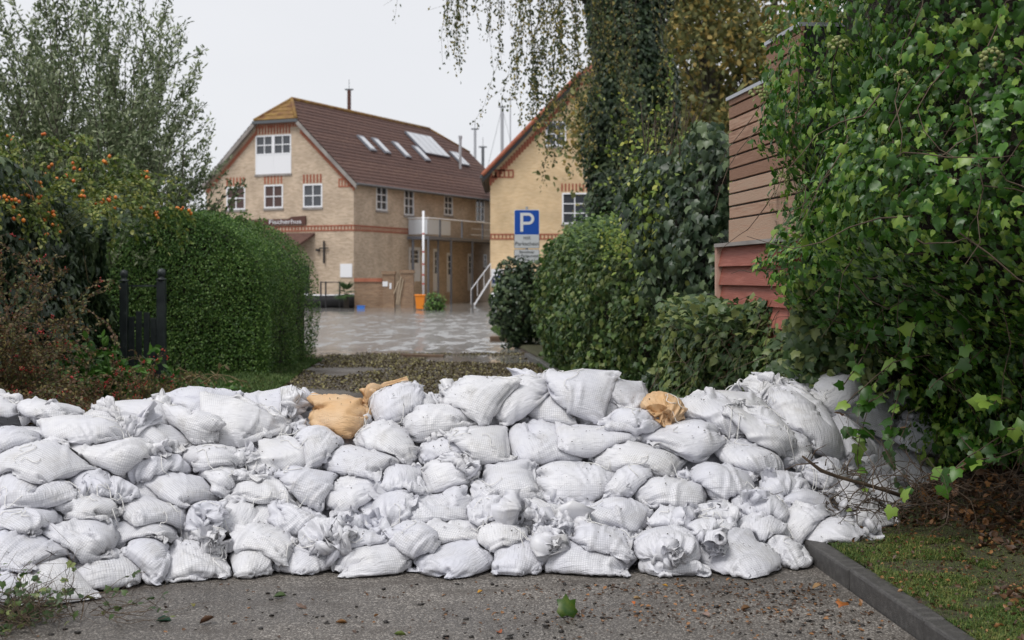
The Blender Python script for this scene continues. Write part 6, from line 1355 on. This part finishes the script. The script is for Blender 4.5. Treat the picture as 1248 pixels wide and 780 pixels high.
# soaked debris carpet between the heap and the water
n=46000; y=13.5+14.7*rg.random(n)**.85; x=leftx(y)-.5+(kerbx(y)-leftx(y)+.6)*rg.random(n); k=vnoise(x,y,.75)*.75+vnoise(x,y+9,3.5)*.25+.22*sstep(14.5,18.5,y)*(1-sstep(25.6,27.8,y))>.53
litter('washed_up_leaves','carpet of washed-up leaves and reed on the wet road before the water',x[k],y[k],rg.uniform(.015,.055,k.sum()),M_litter2,9,zoff=.008,flatn=.5,zf=np.maximum(gz(x[k],y[k]),-.035))
# crumbs of soil on the asphalt
def clods(label,x,y,s,seed):
    r_=np.random.default_rng(seed); V=[];n=len(x); base=np.stack([x,y,gz(x,y)+s*.35],1); J=1+.45*r_.normal(0,1,(n,len(IV),1)); V=(IV[None]*J*s[:,None,None]*np.array([1.2,1,.6])+base[:,None]).reshape(-1,3); Fc=(np.arange(n)[:,None,None]*len(IV)+IF[None]).reshape(-1,3)
    o=mesh_np('soil_crumbs',V,Fc,M_clod); tag(o,label,'soil crumbs',kind='stuff')
M_clod=flat('black_wet_soil',(.014,.011,.009),.6)
def ground_scatter(n,cx,cy,sx,sy): 
    px=rg.normal(cx,sx,n); py=rg.normal(cy,sy,n); k=(py>708)&(py<800)&(px>-40)&(px<1100); Y=F*CH/(py[k]-HY); X=(px[k]-624)/F*Y; m_=X<kerbx(Y)-.03; return X[m_],Y[m_]
cl=[ground_scatter(70,685,752,60,10),ground_scatter(60,620,775,70,8),ground_scatter(70,960,745,70,22),ground_scatter(60,850,725,90,14),ground_scatter(60,1000,765,60,10),ground_scatter(50,500,740,200,24),ground_scatter(70,760,712,120,3),ground_scatter(60,300,745,120,20)]
x=np.concatenate([c[0] for c in cl]); y=np.concatenate([c[1] for c in cl]); k_=rg.random(len(x))<.62; x,y=x[k_],y[k_]; clods('dark crumbs of soil sprinkled over the asphalt in front of the bags',x,y,rg.uniform(.0025,.010,len(x))*rg.choice([.6,1,1.3],len(x)),12)
cl=[ground_scatter(420,960,735,90,24),ground_scatter(160,780,722,160,5),ground_scatter(160,820,748,150,5),ground_scatter(90,700,758,100,12),ground_scatter(70,1010,750,50,20),ground_scatter(110,500,745,260,26),ground_scatter(60,850,715,120,4)]
x=np.concatenate([c[0] for c in cl]); y=np.concatenate([c[1] for c in cl]); litter('leaf_fragments','small torn leaf fragments strewn over the asphalt',x,y,rg.uniform(.008,.030,len(x)),M_litter,13,zoff=.003,flatn=.3)
# chips and specks resting on the bags
n=2600; x=rg.uniform(-3,2.4,n); y=xfront(x)+rg.uniform(.05,1.7,n); z,_,_=field.sample(x,y); k=(z>.12)&(vnoise(x,y,4.)>.42); o=leaves('crumbs_on_bags',np.stack([x[k],y[k],z[k]+.004],1),frames(np.tile([0,0,1.],(k.sum(),1)),rg,0,.5,(1,0,0)),rg.uniform(.003,.010,k.sum())*rg.choice([.7,1,1.6],k.sum()),CUR,CURF,flat('dark_crumb',(.05,.04,.03),.7),None); tag(o,'dark crumbs and bits of leaf sprinkled over the white sandbags','crumbs',kind='stuff')
# leaves that can be picked out one by one on the road
MAPLE=np.array([(0,0,0),(.30,-.12,.02),(.52,.18,.05),(.40,.40,.03),(.45,.75,.08),(.18,.70,.02),(0,1.,.05),(-.18,.72,.03),(-.46,.70,.07),(-.38,.38,.03),(-.50,.12,.06),(-.28,-.12,.02),(0,.35,-.04)])
def one_leaf(name,label,px,py,size,T,TF,mat,rot,lift=.004,on=None):
    g_=gp(px,py) if on is None else None
    loc=Vector((g_.x,g_.y,float(gz(g_.x,g_.y)))) if on is None else Vector(on)
    o=mesh_np(name,np.array(T)*size,np.array(TF),mat); o.location=loc+Vector((0,0,lift)); o.rotation_euler=rot
    s=o.modifiers.new('thickness','SOLIDIFY'); s.thickness=.0008; tag(o,label,'leaf'); return o
ML=lambda n,a,b:material(n,a,b,scale=22,rough=.45,trans=.2)
one_leaf('sycamore_leaf','green leaf with yellow edge standing up on the asphalt, nearest the picture middle',691,753,.105,MAPLE,IVYF,ML('green_yellow_leaf',(.02,.075,.008),(.09,.13,.015)),(math.radians(58),.1,.25),.012)
for (l,px,py,s,c1,c2,rz) in (('rust orange curled leaf at the bottom edge of the picture, left of the green leaf',611,773,.045,(.40,.10,.02),(.30,.07,.02),.4),('yellow leaf lying on the asphalt right below the bottom bags',814,716,.032,(.60,.33,.04),(.5,.24,.03),1.2),('brown curled leaf left of centre near the bottom edge',409,760,.055,(.22,.10,.03),(.30,.15,.05),-1.3),('dull brown lobed leaf on the asphalt left of centre',368,742,.06,(.16,.09,.06),(.24,.15,.10),.3),('dark brown curled leaf on the left part of the asphalt',243,762,.075,(.07,.035,.02),(.12,.06,.03),-1.5),('dark green broad leaf piece on the left asphalt',190,758,.075,(.02,.07,.04),(.04,.10,.06),-1.2),('small yellow leaf in the middle of the asphalt below the bags',582,724,.035,(.55,.30,.04),(.45,.22,.03),-.9),('dark green twisted leaf lying left below the bottom bags',333,729,.065,(.05,.09,.03),(.08,.12,.04),-1.4),('orange red leaf cluster piece near the kerb',1022,739,.085,(.34,.10,.03),(.45,.18,.05),-1.5),('pale tan leaf on the asphalt right of the green leaf',772,730,.05,(.42,.28,.14),(.35,.22,.10),-1.1),('pale pinkish leaf low on the right of the asphalt',865,752,.05,(.34,.24,.20),(.28,.20,.17),.7),('tan leaf shred near the kerb below the last bags',990,719,.05,(.35,.22,.10),(.28,.16,.07),-1.5),('brown leaf halfway down the right asphalt',903,744,.055,(.14,.07,.03),(.20,.11,.05),-1.2),('small orange leaf beside the yellow leaf',773,738,.028,(.60,.16,.03),(.5,.12,.03),.2),('small olive leaf on the left part of the asphalt',236,741,.035,(.18,.18,.04),(.25,.20,.05),.5),('green leaf shred at the bottom edge left of the green leaf',480,774,.06,(.10,.16,.03),(.16,.20,.05),-1.4)):
    T=MAPLE if 'lobed' in l or 'cluster' in l else CUR*np.array([1,1,1.6]); one_leaf('fallen_leaf',l,px,py,s,T,IVYF if T is MAPLE else CURF,ML('leaf_'+str(px),c1,c2),(rg.normal(0,.25),rg.normal(0,.25),rz),.006)['group']='single leaves lying on the asphalt'
# brush of bare twigs at the right end, and the pulled ivy heap at the lower left
def brush(name,label,base,n,L_,seed,flatz=.4,leafn=0,mat=M_twig,r=.0035,dirs=(0,6.28),T=IVY,TF=IVYF,lm=None,ls=.03,rad=.2,tangle=.35):
    r_=np.random.default_rng(seed); root=empty(name,base); tag(root,label,'branches'); m=MB(); LP=[]
    for k in range(n):
        a=r_.uniform(*dirs); p=np.array([r_.normal(0,rad),r_.normal(0,rad*.6),abs(r_.normal(0,.04))+.01]); d=np.array([math.cos(a),math.sin(a),r_.uniform(-.1,.8)*flatz]); l=L_*r_.uniform(.35,1.15); pts=[]
        for q in range(8):
            gg=float(gz(p[0]+base[0],p[1]+base[1]))-base[2]+.006; p[2]=max(p[2],gg); pts.append(tuple(p)); d=d+r_.normal(0,tangle,3)+np.array([0,0,-.06]); d/=np.linalg.norm(d); p=p+d*l/7
            if q>1 and r_.random()<.5:
                e=p+(d+r_.normal(0,.8,3))*l*.14; m.tube([tuple(p),tuple(e)],[r*.45,r*.2],3,caps=False)
            if r_.random()<leafn: LP.append(p.copy())
        m.tube(pts,[r*(1-.1*q)*r_.uniform(.8,1.1) for q in range(8)],4,caps=False)
    o=m.build('twigs',mat,root,smooth=True); o['kind']='stuff'
    if LP: LP=np.array(LP); leaves('foliage',LP,frames(np.tile([0,-.4,1.],(len(LP),1)),r_,0,.7,(1,0,0)),r_.uniform(ls*.6,ls*1.3,len(LP)),T,TF,lm or M_ivyP,root)
    return root
b_=brush('brushwood','heap of bare brown twigs against the right end of the sandbags',(2.13,7.75,.22),65,.42,22,flatz=1.0,leafn=.02,r=.004,rad=.20)
m=MB(); A=pt(978,556,7.45)-Vector((2.13,7.75,.22)); m.tube([A,A+Vector((.12,.06,-.09)),A+Vector((.22,.1,-.13)),Vector((.08,.02,.12)),Vector((.35,.1,.02))],[.006,.012,.010,.012,.014],7); 
for q in range(14): t_=rg.random(); p=A.lerp(Vector((.08,.02,.12)),t_); e=p+Vector((rg.normal(0,.08),rg.normal(0,.05),rg.uniform(-.05,.14))); m.tube([p,p.lerp(e,.5)+Vector((rg.normal(0,.015),0,.01)),e],[.004,.003,.0012],4)
m.build('thick_branch',M_vine,b_,smooth=True)
brush('pulled_ivy','tangled heap of pulled ivy and twigs at the lower left corner',(-2.33,6.08,.01),170,.40,23,flatz=.5,leafn=.22,mat=M_vine,r=.0028,rad=.17,ls=.035,lm=M_ivyP,tangle=.5)
brush('loose_ivy_runner','thin ivy runner trailing right from the lower left heap',(-1.86,6.12,.01),14,.42,24,flatz=.15,leafn=.16,mat=M_vine,r=.002,rad=.08,ls=.03,dirs=(-.5,.6))
brush('dead_ivy_tangle','brown tangle of dead ivy runners under the big ivy',(2.85,7.6,.35),70,.6,25,flatz=.8,leafn=.05,mat=M_vine,r=.0035,rad=.35,ls=.05,lm=M_litter)
brush('fallen_twigs','dry twigs lying under the gate side of the lawn',(-4.9,17.6,.05),50,.7,26,flatz=.5,leafn=.05,mat=M_twig,r=.005,rad=.3,lm=M_litter2)
print('all',round(time.time()-T0,1),len(bpy.data.objects),sum(len(o.data.polygons) for o in bpy.data.objects if o.type=='MESH'))
